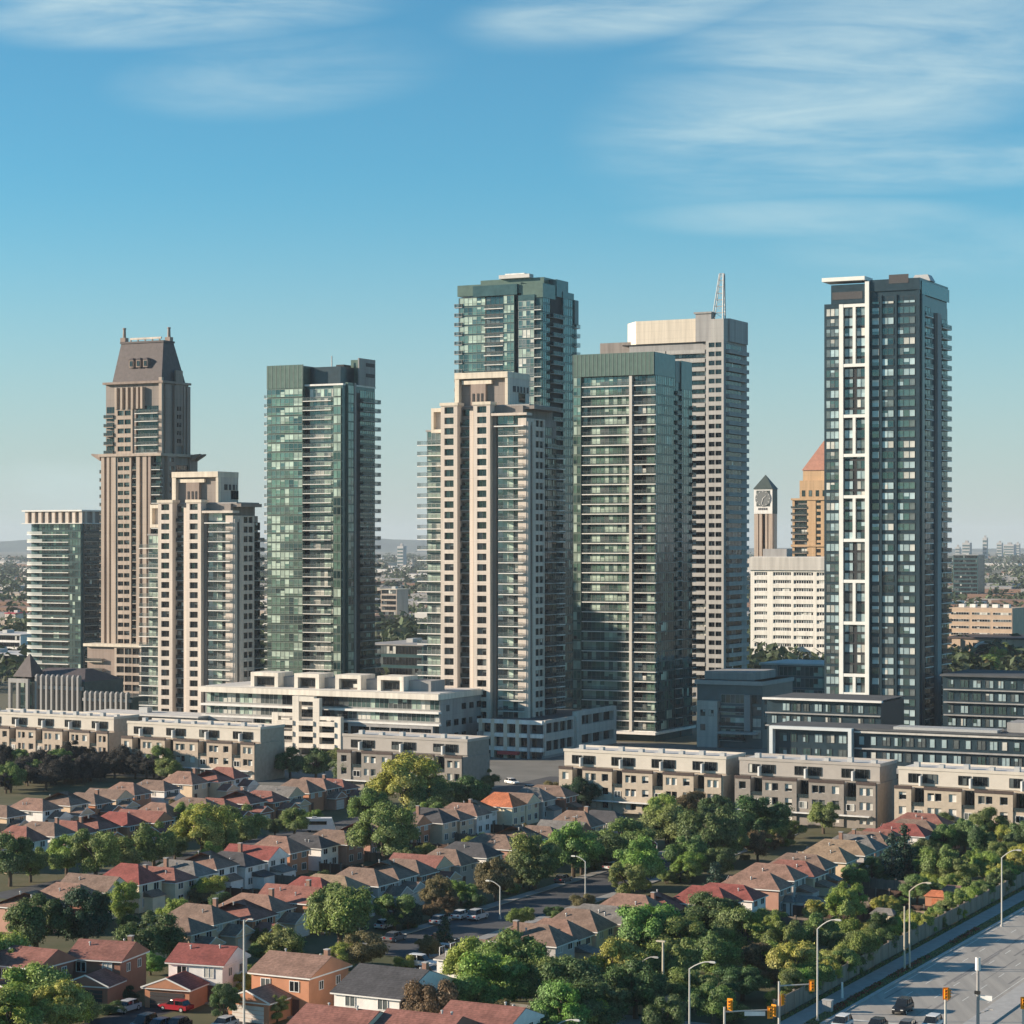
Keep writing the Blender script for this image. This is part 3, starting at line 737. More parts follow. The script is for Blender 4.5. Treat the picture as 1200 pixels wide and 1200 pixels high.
    for k in range(3):                                         # dormers
        x = U(148.5) + k * 3.1; z = zu + 6; yb = 2.6 + (z - zu - .8) / (zr - zu - .8) * 4.4
        t.box('dormer', brownst, x, x + 1.9, yb - .9, yb + 2, z, z + 2.7, k)
        t.part('dormer', k).prism([(x - .15, yb - 1.1), (x + 2.05, yb - 1.1), (x + 2.05, yb + 2.4), (x - .15, yb + 2.4)], z + 2.71, z + 3.4, slate, [(x + .5, yb - .6), (x + 1.4, yb - .6), (x + 1.4, yb + 2.3), (x + .5, yb + 2.3)])
        t.put('window', win_mesh(1.1, 1.9, 'punch', 1), ('F', yb - .9), x + .4, .05, z + .4, 2)
    # podium with open grid of frames
    px0, px1 = t.fx(98, -6), t.fx(164, -6); zp = t.zv(756, 0, -6)
    t.core(brownst, px0 + .5, px1, -4.5, 1.1, 0, zp - 1, 'podium')
    t.pier(('F', -5), px0 + 13, px1, 0, zp - 1, 3.4, brownlt, 'punch', px0 + 14, px1 - .6, proj=.3, thick=.6, cells=3, zb=.6, zt=.4, name='podium')
    t.box('podium', beige2, px0 - .4, px1 + .4, -5.8, 1.0, zp - .99, zp)
    t.balc(('F', -4.5), px0 + .6, px0 + 8, 3, zp - 3, 3.4, beige2, raild, framed, 1.4)
    t.done()
mansard_tower()

# ------------------------------------------------------------------ far left glass tower with rounded balconies
def round_tower():
    t = Bld('glass_tower', 'shorter pale glass tower with rounded balcony bands, leftmost tower at the picture edge', 'tower', 95, 884, TOWN, TOWERS)
    xl = t.fx(27); zt = t.zv(614, xl); ztop = t.zv(598, xl); fl = 3.0; yl = t.sy(121)
    n = round(zt / fl)
    t.core(spteal, xl + 4, -.2, 2, yl, 0, zt)
    t.part('wall').tube((xl + 5, 6.2, 0), (xl + 5, 6.2, zt - .1), 4.6, 4.6, spteal, 20)
    t.glass(('F', 2), xl + 5, t.fx(80) - .3, 0, zt, fl, 'teal', .03, .6)
    t.box('wall', spteal, t.fx(81), -.1, .2, 1.99, 0, zt)
    t.glass(('F', .2), t.fx(81) + .1, -.3, 0, zt, fl, 'teal', .03, .5)
    # rounded balcony slab and parapet for every storey
    def ring(r0, r1, z0, z1, m, x_end):
        b = MB(); k = 14; pts0 = []; pts1 = []
        for j in range(k + 1):
            a = math.pi + (math.pi / 2) * j / k
            pts1.append((5.0 + r1 * math.cos(a), 6.2 + r1 * math.sin(a))); pts0.append((5.0 + r0 * math.cos(a), 6.2 + r0 * math.sin(a)))
        pts1.append((x_end, 6.2 - r1)); pts0.append((x_end, 6.2 - r0))
        for j in range(len(pts1) - 1):
            A, B, C, D = pts1[j], pts1[j + 1], pts0[j + 1], pts0[j]
            b.quad((*A, z0), (*B, z0), (*B, z1), (*A, z1), m); b.quad((*A, z1), (*B, z1), (*C, z1), (*D, z1), m)
            b.quad((*D, z0), (*C, z0), (*B, z0), (*A, z0), m); b.quad((*C, z0), (*D, z0), (*D, z1), (*C, z1), m)
        A, D = pts1[-1], pts0[-1]; b.quad((*A, z0), (*D, z0), (*D, z1), (*A, z1), m)
        return b
    sl = ring(3.5, 6.3, -.25, 0, slabm, -xl + t.fx(80)).mesh('balcony')
    rl = ring(6.18, 6.26, .02, 1.1, mat('rail_frosted', (.40, .42, .40), .2, 0, spec=.5), 9.5).mesh('railing')
    for i in range(1, n): t.put('balcony', sl, ('F', 0), xl, 0, i * fl, 40, ('railing', rl))
    y0 = t.sy(98)
    t.core(taupe, -.19, .3, y0, yl, 0, zt)
    t.glass(('S', .3), y0 + .3, yl - .3, 0, zt, fl, 'punch', .03, .7)
    t.balc(('S', .3), y0, yl, 0, zt - 1, fl, brownlt, raild, framed, 1.1)
    # top storey with pilasters
    t.box('penthouse', taupe, xl + 1.5, -.3, 1, yl - .5, zt + .3, ztop - .6)
    t.box('roof', slabm, xl - .4, .6, -.4, yl + .3, zt, zt + .29); t.box('roof', slabm, xl - .4, .6, -.4, yl + .3, ztop - .59, ztop)
    for k in range(9):
        x = xl + .8 + k * (-xl - 2) / 8
        t.box('pilaster', beige, x, x + 1.5, .2, .99, zt + .3, ztop - .6)
    for k in range(4): t.box('pilaster', conc, -.29, .2, 2 + k * 5, 3.6 + k * 5, zt + .3, ztop - .6)
    t.done()
round_tower()

# ------------------------------------------------------------------ white office slab, clock tower, brown stepped tower, all beyond
def office():
    t = Bld('office_building', 'cream office slab with even rows of narrow windows, behind the charcoal tower', 'office building', 1010, 1054)
    xl = t.fx(879.5); ztop = t.zv(653, xl); z1 = t.zv(668, xl); yl = 22
    t.core(concg, xl + .6, -.1, .6, yl, 0, z1)
    bays = [(884, 899), (906, 927), (930, 953), (957, 980), (984, 1006)]
    fl = 3.75; n = int(z1 / fl); z0 = z1 - n * fl
    edges = [xl] + [q for b in bays for q in (t.fx(b[0]), t.fx(b[1]))] + [0]
    ow = mat('panel_office_white', (.74, .71, .64), .8, .06, .3, streak=True)
    for k in range(0, len(edges), 2): t.box('wall', ow, edges[k], edges[k + 1], 0, .59, 0, z1)
    for b in bays:
        x0, x1 = t.fx(b[0]), t.fx(b[1])
        for i in range(n + 1):
            zz = z0 + i * fl
            t.box('wall', ow, x0, x1, .004, .58, max(0, zz - .9), min(z1, zz + 1.1))
            if i < n: t.put('window', win_mesh(x1 - x0, fl - 2.0, 'office', max(3, round((x1 - x0) / 1.15)), bar=.22), ('F', .55), x0, 0, zz + 1.1, 10)
    t.box('parapet', conc, xl - 1.2, .6, -.8, yl + .5, z1 + .02, ztop)
    t.box('roof', roofl, xl, -.5, .2, yl - 1, ztop, ztop + .3)
    t.box('mechanical_room', concg, xl + 4, xl + 16, 6, 14, ztop + .31, ztop + 4)
    t.done()
office()

def clock():
    fr = TOWN; t = Bld('clock_tower', 'white and dark green clock tower with pyramid roof, between the concrete and charcoal towers', 'clock tower', 905, 1160, fr)
    gr = mat('copper_dark_green', (.055, .075, .07), .5, .1, .6); wh = white
    xl = t.fx(883.5); yl = t.sy(911); z0 = t.zv(602); z1 = t.zv(573); za = t.zv(556)
    cx, cy = xl / 2, yl / 2
    t.box('belfry', wh, xl, 0, 0, yl, z0, z1)
    t.part('roof').prism([(xl - .4, -.4), (.4, -.4), (.4, yl + .4), (xl - .4, yl + .4)], z1 + .01, za, gr, [(cx - .05, cy - .05), (cx + .05, cy - .05), (cx + .05, cy + .05), (cx - .05, cy + .05)])
    t.box('belfry', gr, .003, .06, .3, yl - .3, z0, z1)
    # clock face
    m = -xl; h = z1 - z0; cz = z0 + h * .62; r = h * .33
    t.box('clock_face', gr, xl + m * .14, -m * .14, -.14, -.001, z0 + h * .3, z1 - h * .06)
    t.part('clock_face').tube((cx, -.15, cz), (cx, -.3, cz), r, r, mat('clock_dial', (.16, .17, .17), .5, .05, 1), 24)
    for k in range(12):
        a = k * math.pi / 6
        t.part('hour_mark', k).tube((cx + r * .78 * math.sin(a), -.33, cz + r * .78 * math.cos(a)), (cx + r * .95 * math.sin(a), -.33, cz + r * .95 * math.cos(a)), .14, .14, wh, 4)
    for (a, l) in ((.9, .55), (3.4, .8)): t.part('clock_hand', a).tube((cx, -.38, cz), (cx + r * l * math.sin(a), -.38, cz + r * l * math.cos(a)), .2, .12, wh, 4)
    for k in range(5): t.box('panel_louvre', louvre, xl + m * (.24 + .105 * k), xl + m * (.31 + .105 * k), -.1, -.001, z0 + h * .15, z0 + h * .24)
    # shaft of open columns
    for (a, b) in ((0, .22), (.28, .42), (.6, .72), (.78, 1)): t.box('column', brownlt, xl + m * a, xl + m * b, .3, 2.4, 0, z0)
    for y in (yl * .45, yl - 2.4): t.box('column', conc, -2.2, -.1, y, y + 2.3, 0, z0); t.box('column', brownlt, xl, xl + 2.2, y, y + 2.3, 0, z0)
    for q in range(6): t.box('wall', brownst, xl + .4, -.5, .8, yl - .6, 10 + q * 9, 10.8 + q * 9)
    t.box('wall', dark, cx - 1.2, cx + 1.2, cy - 1.2, cy + 1.2, 0, z0)
    t.done()
clock()

def brown_step():
    t = Bld('stepped_tower', 'tan stepped tower with red pyramid roof, partly hidden by the charcoal tower', 'tower', 1000, 1110)
    tan = mat('stone_tan', (.52, .345, .20), .85, .1, .3, streak=True); rr = mat('roof_red_tile', (.38, .185, .13), .7, .15, .6)
    xl = t.fx(928.5); z1 = t.zv(584, xl); z2 = t.zv(563, xl); z3 = t.zv(551, xl); za = t.zv(513, xl)
    yl = 30; fl = 3.1
    t.core(taupe, xl + .5, -.1, .8, yl, 0, z1)
    a, b, c, d = t.fx(946), t.fx(952), t.fx(956), t.fx(963)
    t.box('wall', tan, xl, xl + 1.2, 0, .79, 0, z1); t.box('wall', tan, a, c, -.2, .79, 0, z1); t.box('wall', tan, d, 0, 0, .79, 0, z1)
    t.glass(('F', .8), xl + 1.4, a - .2, z1 - 40, z1, fl, 'punch', .02, .6); t.balc(('F', .8), xl + .6, a - .1, z1 - 40, z1 - 2, fl, brownlt, raild, framed, 1.4, ov0=1.2)
    t.pier(('F', 0), c, d, z1 - 40, z1, fl, tan, 'punch', c + .4, d - .5, proj=-.02, thick=.5, zb=.7, zt=.5)
    for z in (z1 - 24, z1 - 1): t.box('cornice', tan, xl - .5, .4, -.7, yl, z, z + 1)
    s2, s3 = t.fx(937, 4), t.fx(941, 6)
    t.box('upper_storeys', tan, s2, -6, 4, yl - 4, z1 + .02, z2); t.box('upper_storeys', tan, s3, -8, 6, yl - 6, z2 + .01, z3)
    for q in range(5): t.put('window', win_mesh(1.6, 3, 'punch', 1), ('F', 4), s2 + 1.2 + q * 3.6, .03, z1 + 1, 5)
    m = (s3 - 8) / 2
    t.part('roof').prism([(s3 - .5, 5.5), (-7.5, 5.5), (-7.5, yl - 5.5), (s3 - .5, yl - 5.5)], z3 + .01, za, rr, [(m - 1, 14), (m + 1, 14), (m + 1, 16), (m - 1, 16)])
    t.done()
brown_step()
# ------------------------------------------------------------------ podiums and mid-rise blocks
roofd = mat('roof_membrane_dark', (.085, .09, .095), .9, .15, .3)
MID = 'low blocks at the feet of the towers'
lat = mat('panel_cream_white', (.70, .645, .56), .75, .06, .4, streak=True)
def podium_left():
    t = Bld('podium_building', 'long cream podium building with white lattice frames and roof portals between the two beige towers', 'building', 515, 622, TOWN, MID)
    xl = t.fx(239); F = ('F', 0.0)
    t.core(concg, xl, -.1, .8, 32, 0, 16.5)
    for (xa, xb, ky) in ((xl + .4, t.fx(329), 'cond'), (t.fx(329) + .1, t.fx(406), 'punch'), (t.fx(406) + .1, -.4, 'cond')): t.glass(('F', .8), xa, xb, 3.2, 16.4, 3.3, ky, .04, .5)
    t.box('cornice', lat, xl - 1, .4, -1.4, 33, 16.52, 18.1)
    t.box('balcony_band', slabm, xl - .6, .2, -.9, .78, 12.6, 13.2)
    t.box('balcony_band', slabm, xl - .4, .2, -.6, .78, 9.3, 9.8)
    t.box('roof', roofl, xl, -.5, 1, 31, 18.12, 18.25)
    # grey frames on the lower storeys, both sides of the lattice
    for (ua, ub, n) in ((240, 299, 3), (410, 509, 4)):
        a, b = t.fx(ua), t.fx(ub)
        t.pier(F, a, b, 0, 9.2, 4.6, concg, 'punch', a + .5, b - .5, proj=.9, thick=.8, zb=1.0, zt=.8, cells=n)
    # white lattice
    cols = [331, 355, 379, 404]; p = 'lattice_frame'
    tops = [11.6, 16.5, 16.0, 11.0]
    for u, z in zip(cols, tops): t.box(p, lat, t.fx(u) - 1.0, t.fx(u) + 1.1, -4.0, -2.4, 0, z)
    for q, z in enumerate((2.0, 5.2, 8.3)):
        for k in range(3):
            t.box(p, lat, t.fx(cols[k]) + .9, t.fx(cols[k + 1]) - .7, -4.4, -2.5, z, z + 1.25)
    t.box(p, lat, t.fx(355) + .9, t.fx(379) - .7, -3.95, -2.4, 15.0, 16.4)
    for k in (0, 2): t.box(p, lat, t.fx(cols[k]) + .9, t.fx(cols[k + 1]) - .7, -3.95, -2.4, 10.0 if k else 10.7, 11.0 if k else 11.6)
    for k in range(3):
        a, b = t.fx(cols[k]) + .9, t.fx(cols[k + 1]) - .7
        t.box('balcony_floor', slabd, a, b, -2.39, -.95, 2.0, 2.3); t.box('balcony_floor', slabd, a, b, -2.39, -.95, 5.2, 5.5)
    for z in (4.2, 8.0, 12.2): t.cells(('S', -.1), 3, 30, z, z + 3.4, 3.4, 'punch', 4.5, 2.4, 1.7, .9, .03)
    # roof portals
    for i, (ua, ub) in enumerate(((296, 328), (347, 376), (395, 425), (444, 475))):
        a, b = t.fx(ua, 4), t.fx(ub, 4); z = 22.4
        t.box('roof_portal', lat, a, a + 1.2, 3, 11, 18.26, z - 1.1, i); t.box('roof_portal', lat, b - 1.2, b, 3, 11, 18.26, z - 1.1, i)
        t.box('roof_portal', lat, a, b, 3, 11, z - 1.09, z, i)
        t.box('roof_portal', taupe, a + 1.2, b - 1.2, 4.4, 10.8, 18.26, z - 1.1, i)
        t.put('window', win_mesh(b - a - 3.4, 2.0, 'punch'), ('F', 4.4), a + 1.7, .05, 18.7, 8)
    for (ua, ub) in ((329, 346), (377, 394), (426, 443), (476, 505)):
        t.box('penthouse', concg, t.fx(ua, 6), t.fx(ub, 6), 6, 14, 18.26, 21.2)
    t.done()
podium_left()

def podium_centre():
    t = Bld('podium_building', 'grey and white banded podium with square windows at the foot of the central beige tower', 'building', 635, 624, TOWN, MID)
    xl = t.fx(562); yl = t.sy(718); z1 = t.zv(846)
    t.core(spdark, xl, -.3, .5, yl - .5, 0, z1 - .3)
    t.box('roof', roofd, xl, -.35, .6, yl - .6, z1 - .29, z1 - .1)
    for z in (z1 - .4, z1 - 4.1, z1 - 7.9):
        t.box('balcony_band', white, xl - .3, .5, -1.0, .49, z - .4, z + .7)
    t.glass(('F', .5), xl + .2, t.fx(628), z1 - 11.6, z1 - .5, 3.7, 'punch', .03, .9)
    t.box('pilaster', concg, t.fx(620), t.fx(623), -1.2, .49, 0, z1 - .9)
    for u_ in (563, 577, 592, 606): t.box('pilaster', beige2, t.fx(u_), t.fx(u_) + 1.1, -1.1, .49, 0, z1 + .35)
    # grey side wing
    y0 = t.sy(640); y1 = t.sy(672)
    t.pier(('S', 0), 1.2, y1, z1 - 9.5, z1 + .3, 4.9, conc, 'punch', 2.0, y1 - 1, proj=.4, thick=.7, cells=4, zb=1.2, zt=.9)
    t.pier(('S', 0), y1 + .01, yl, z1 - 9.5, z1 + 1.5, 5.5, conc, 'punch', y1 + 3, yl - 2, proj=1.2, thick=1.5, cells=3, zb=1.5, zt=1.3)
    t.box('wall', concg, -.29, .1, .6, yl - .5, 0, z1 - 9.5)
    t.box('awning', mat('awning_red', (.42, .06, .06), .7, .1, 1), t.fx(588), t.fx(611), -2.8, -1.01, z1 - 9.2, z1 - 8.3)
    t.box('portal_frame', concg, t.fx(566), t.fx(569), -3.2, -1.3, 0, z1 - 3); 
    t.done()
podium_centre()

def glass_lowrise():
    t = Bld('office_building', 'teal glass low-rise with a pale end panel, right of the ringed green tower', 'building', 893, 655, TOWN, MID)
    xl = t.fx(816); z1 = 19.5
    t.core(spblue, xl, -.1, .6, 26, 0, z1)
    a, b = t.fx(819), t.fx(843)
    t.box('end_panel', conc, a, b, -1.6, .59, 0, z1 - 6)
    t.glass(('F', .6), b + .3, t.fx(872), 2, z1 - 4, 3.6, 'cond', .03, .8)
    t.balc(('F', .6), b + .2, t.fx(872), 2, z1 - 5, 3.6, slabd, raild, framed, 1.4)
    t.box('wall', concg, t.fx(873), t.fx(880), -.8, .59, 5, z1 - 4)
    t.glass(('F', .6), t.fx(881), -.4, 2, z1 - 4, 3.6, 'char', .03, .8)
    t.box('penthouse', concg, xl + 1, -4, 4, 22, z1 + .01, z1 + 2.4); t.box('roof', slabd, xl - .4, .3, -.4, 26.3, z1 - 1.2, z1)
    t.box('canopy', slabd, xl + 8, -1, -3.5, .58, 4.2, 4.8)
    for z in (4.6, 8.2, 11.8): t.cells(('S', -.1), 2, 25, z, z + 3.6, 3.6, 'dpod', 3.2, 2.3, 2.0, .9, .03)
    t.cells(('F', -1.6), a + .6, b - .6, 4, z1 - 7, 3.6, 'char', 2.6, 1.5, 1.8, .9, .03)
    t.done()
glass_lowrise()
def grey_box():
    t = Bld('office_building', 'dark glass box with grey end walls in front of the cream office slab', 'building', 985, 720, TOWN, MID)
    xl = t.fx(892); z1 = t.zv(779)
    t.core(spblue, xl, -.1, .6, 24, 0, z1 - .6)
    t.glass(('F', .6), xl + 6, -.4, z1 - 12, z1 - 1, 3.6, 'cond', .03, .7)
    t.box('wall', concg, xl, xl + 5.6, -.1, .59, 0, z1 - .6); t.box('roof', roofl, xl - .5, .4, -.6, 24.5, z1 - .59, z1)
    t.done()
grey_box()
def dark_upper():
    t = Bld('apartment_block', 'small dark apartment block with a pale flat roof left of the charcoal tower base', 'building', 1032, 574, TOWN, MID)
    xl = t.fx(898); z1 = t.zv(817, xl)
    t.core(spdark, xl, -.1, .6, 20, 0, z1 - .5)
    t.cells(('F', .6), xl + .8, -.8, z1 - 10.8, z1 - .8, 3.4, 'dpod', 2.9, 2.1, 2.0, .8, .03)
    t.box('roof', roofd, xl + .2, -.1, .5, 20.4, z1 - .2, z1 + .02); t.box('balcony_band', concg, xl - .2, 0, -.3, .59, z1 - 7.4, z1 - 7.1); t.box('balcony_band', concg, xl - .2, 0, -.3, .59, z1 - 4.1, z1 - 3.8); t.box('cornice', slabm, xl - .8, .5, -.9, .49, z1 - .49, z1)
    t.done()
dark_upper()
def dark_right():
    t = Bld('apartment_block', 'dark apartment block of four window rows right of the charcoal tower base', 'building', 1260, 590, TOWN, MID)
    xl = t.fx(1104); z1 = t.zv(790, xl)
    t.core(spdark, xl, -.1, .6, 26, 0, z1 - .5)
    t.cells(('F', .6), xl + .8, -.8, z1 - 14.5, z1 - .8, 3.4, 'dpod', 3.1, 2.2, 2.0, .8, .03)
    for z in (z1 - 4.2, z1 - 7.6, z1 - 11): t.box('balcony_band', concg, xl + .5, -.5, -.5, .59, z, z + .3)
    t.box('roof', roofd, xl - .5, .5, -.6, 26.4, z1 - .49, z1)
    t.done()
dark_right()
def dark_podium():
    t = Bld('podium_building', 'long dark podium with a pale rectangular frame around its left windows, before the charcoal tower', 'building', 1290, 525, TOWN, MID)
    xl = t.fx(900); z1 = t.zv(850, xl)
    xf = t.fx(999)
    t.core(spdark, xl, -.1, 1.2, 15, 0, z1 - .4)
    t.cells(('F', 1.2), xl + 2, xf - 1.4, z1 - 8.2, z1 - .9, 3.5, 'dpod', 2.9, 2.1, 2.1, .7, .03)
    fw = .9; fr_ = mat('frame_blue_grey', (.58, .61, .61), .5, .06, .4)
    za, zb = t.zv(888, xl), z1
    t.box('window_frame', fr_, xl + .6, xl + .6 + fw, -.8, 1.19, za, zb); t.box('window_frame', fr_, xf - fw, xf, -.8, 1.19, za, zb)
    t.box('window_frame', fr_, xl + .6 + fw, xf - fw, -.8, 1.19, za, za + fw); t.box('window_frame', fr_, xl + .6 + fw, xf - fw, -.8, 1.19, zb - fw * .8, zb)
    t.cells(('F', 1.2), xf + .8, -.6, z1 - 8.4, z1 - .9, 3.5, 'dpod', 2.8, 2.0, 2.1, .7, .03)
    t.box('balcony_band', concg, xf + .3, -.4, .3, 1.19, z1 - 5.0, z1 - 4.65); t.box('balcony_band', conc, xf + .3, -.4, .2, 1.19, z1 - 1.0, z1 - .6)
    # storefront strip and roof strips
    t.pier(('F', .3), t.fx(1040), -.3, 0, z1 - 9.2, z1 - 9.2, concg, 'punch', t.fx(1042), -1.5, proj=.3, thick=.5, zb=1.2, zt=1.3, cells=12)
    t.pier(('F', .6), xf + .6, t.fx(1039), 0, z1 - 9.2, z1 - 9.2, spteal, 'punch', xf + 1, t.fx(1038), proj=.3, thick=.5, zb=.6, zt=.6, cells=4)
    t.box('roof', roofd, xl - .2, .3, 1.0, 15.4, z1 - .39, z1 + .05)
    t.box('canopy', metal, t.fx(1044), t.fx(1166), 2, 8, z1 + .06, z1 + .7)
    t.box('penthouse', concg, t.fx(1180, 6), -1, 6, 16, z1 + .06, z1 + 2.4)
    t.done()
dark_podium()

def colonnade_hall():
    t = Bld('hall', 'low hall ringed by grey stone fins with a small pointed roof, before the leftmost towers', 'hall', 152, 742, TOWN, MID)
    xl = t.fx(9); xm = t.fx(93); z1, z2 = 15.5, 10.5
    t.core(spteal, xl + 2, xm, 3, 24, 0, z1 - 2.2); t.core(spteal, xm + .01, -1, 2.5, 20, 0, z2 - 1.8)
    t.part('roof').prism([(xl + 2, 3), (xm, 3), (xm, 24), (xl + 2, 24)], z1 - 2.19, z1 + 1.5, slate, [(xl + 8, 11), (xm - 6, 11), (xm - 6, 15), (xl + 8, 15)])
    t.part('spire').prism([(xl + 2, .2), (xl + 10, .2), (xl + 10, 8), (xl + 2, 8)], z1 - 1, z1 + 6.5, slate, [(xl + 5.8, 4), (xl + 6.2, 4), (xl + 6.2, 4.4), (xl + 5.8, 4.4)])
    n = 9
    for k in range(n):
        x = t.fx(38) + k * (xm - t.fx(38)) / n; t.put('fin', fin_mesh(z1), ('F', 1.2), x, 0, 0, 10)
    for k in range(9):
        x = xm + k * (-xm - 1.5) / 9; t.put('fin', fin_mesh(z2), ('F', 1.2), x + .8, 0, 0, 8)
    t.box('portal_frame', concg, xl + .6, xl + 9, -.5, .6, z1 - 3, z1 - 1.6); 
    for x in (xl + .6, xl + 4, xl + 8): t.box('portal_frame', concg, x, x + 1, -.5, .6, 0, z1 - 3.01)
    t.box('beam', concg, t.fx(38), xm, 1.5, 2.4, z1 - 5, z1 - 3.8); t.box('beam', concg, xm + .02, -.6, 1.5, 2.2, z2 - 3.4, z2 - 2.4)
    t.glass(('F', 3), xl + 3, xm - .5, 0, z1 - 3, 4.2, 'teal', .03, .5, panes=16); t.glass(('F', 2.5), xm + .5, -1.5, 0, z2 - 2, 4.2, 'teal', .03, .5, panes=16)
    t.done()
FIN = {}
def fin_mesh(z):
    if z not in FIN:
        b = MB(); b.box(.25, 1.0, -.3, 1.5, 0, z - .8, concg)
        b.prism([(.2, -.35), (1.05, -.35), (1.05, 1.55), (.2, 1.55)], z - .79, z, concg, [(.4, .3), (.85, .3), (.85, 1.2), (.4, 1.2)])
        FIN[z] = b.mesh('fin')
    return FIN[z]
colonnade_hall()
def pavilion(name, label, ua, ub, v, Y, wallm, roofmat, depth=14, wins=True, cat='building'):
    t = Bld(name, label, cat, ub, Y, TOWN)
    xl = t.fx(ua); z1 = t.zv(v, xl)
    t.core(wallm, xl, 0, 0, depth, 0, z1 - .5)
    t.box('roof', roofmat, xl - .5, .5, -.6, depth + .5, z1 - .49, z1)
    t.box('rooftop_unit', metal, xl * .6, xl * .6 + 3, depth * .4, depth * .6, z1 + .01, z1 + 1.6)
    if wins:
        n = max(1, int(z1 / 3.8))
        t.glass(('F', 0), xl + .8, -.8, .4, z1 - .8, z1 / n, 'punch', .05, 1.3)
    t.done(); return t
pavilion('pavilion', 'low flat roofed pavilion with pale roof edge behind the leftmost townhouses', 99, 232, 834, 652, concg, roofl, 12)
pavilion('office_building', 'dark teal glass block seen through the gap right of the lone green tower', 425, 496, 754, 905, spteal, roofm, 40)
pavilion('warehouse', 'white roofed long warehouse in the gap left of the central tower', 450, 496, 737, 1420, beige, white, 90, False)
pavilion('warehouse', 'pale low shed with grey roof behind the white warehouse', 430, 492, 724, 1700, conc, roofl, 60, False)
pavilion('office_building', 'small buff office block standing far off in the gap beside the lone green tower', 446, 465, 690, 1560, brownlt, beige2, 16)
pavilion('shop_building', 'white low shop building at the left picture edge beside the rounded tower', -40, 24, 742, 1180, white, roofl, 30)
pavilion('shop_building', 'grey flat roofed shop building in front of the white shops at the left edge', -60, 22, 765, 1010, spdark, roofl, 30, False)
pavilion('house', 'far house with a bright red roof at the left picture edge', 6, 18, 718, 1500, beige, mat('roof_far_red', (.50, .05, .07), .7, .1, .3), 12, False, 'house')
def mall():
    t = Bld('office_building', 'tan low office building with dark window bands at the right picture edge', 'building', 1186, 1180)
    xl = t.fx(1112); z1 = t.zv(712, xl); tan = mat('stone_buff', (.50, .38, .28), .85, .1, .3)
    t.core(tan, xl, 0, .3, 30, 0, z1)
    for k in range(4):
        z = z1 - 3.6 - k * 3.6
        for q in range(3): t.put('window', win_mesh(-xl / 3 - 1.6, 1.3, 'office'), ('F', .3), xl + 1 + q * (-xl / 3), .05, z, 8)
    for k in range(5): t.box('rooftop_unit', white, xl + 3 + k * 6, xl + 6 + k * 6, 8, 12, z1 + .01, z1 + 1.8)
    t.done()
    t = Bld('office_building', 'lower buff wing with an arched white entrance before the tan office building', 'building', 1290, 1120)
    xl = t.fx(1110); z1 = t.zv(748, xl)
    t.core(tan, xl, 0, .6, 40, 0, z1); t.box('roof', slate, xl - .6, .6, -.3, 40.5, z1 + .01, z1 + .9)
    a, b = t.fx(1140), t.fx(1170)
    t.box('entrance', dark, a, b, -.02, .59, 0, z1 - 2)
    m = (a + b) / 2; pts = [(m + 5.6 * math.cos(math.pi * k / 12), 5 + 4 * math.sin(math.pi * k / 12)) for k in range(13)]
    for p, q in zip(pts, pts[1:]): t.part('entrance_arch').tube((p[0], -1, p[1]), (q[0], -1, q[1]), .7, .7, white, 6)
    for x in (xl + 2, b + 2, b + 16): t.box('pilaster', tan, x, x + 5, -.5, .59, 0, z1 - .3)
    t.done()
    pavilion('office_tower', 'dusky far tower rising from the trees right of the charcoal tower', 1117, 1146, 650, 2150, spteal, slabd, 24)
    pavilion('warehouse', 'dark gabled shed at the far right edge behind the tan office building', 1187, 1250, 720, 1240, taupe, slabd, 30, False)
mall()

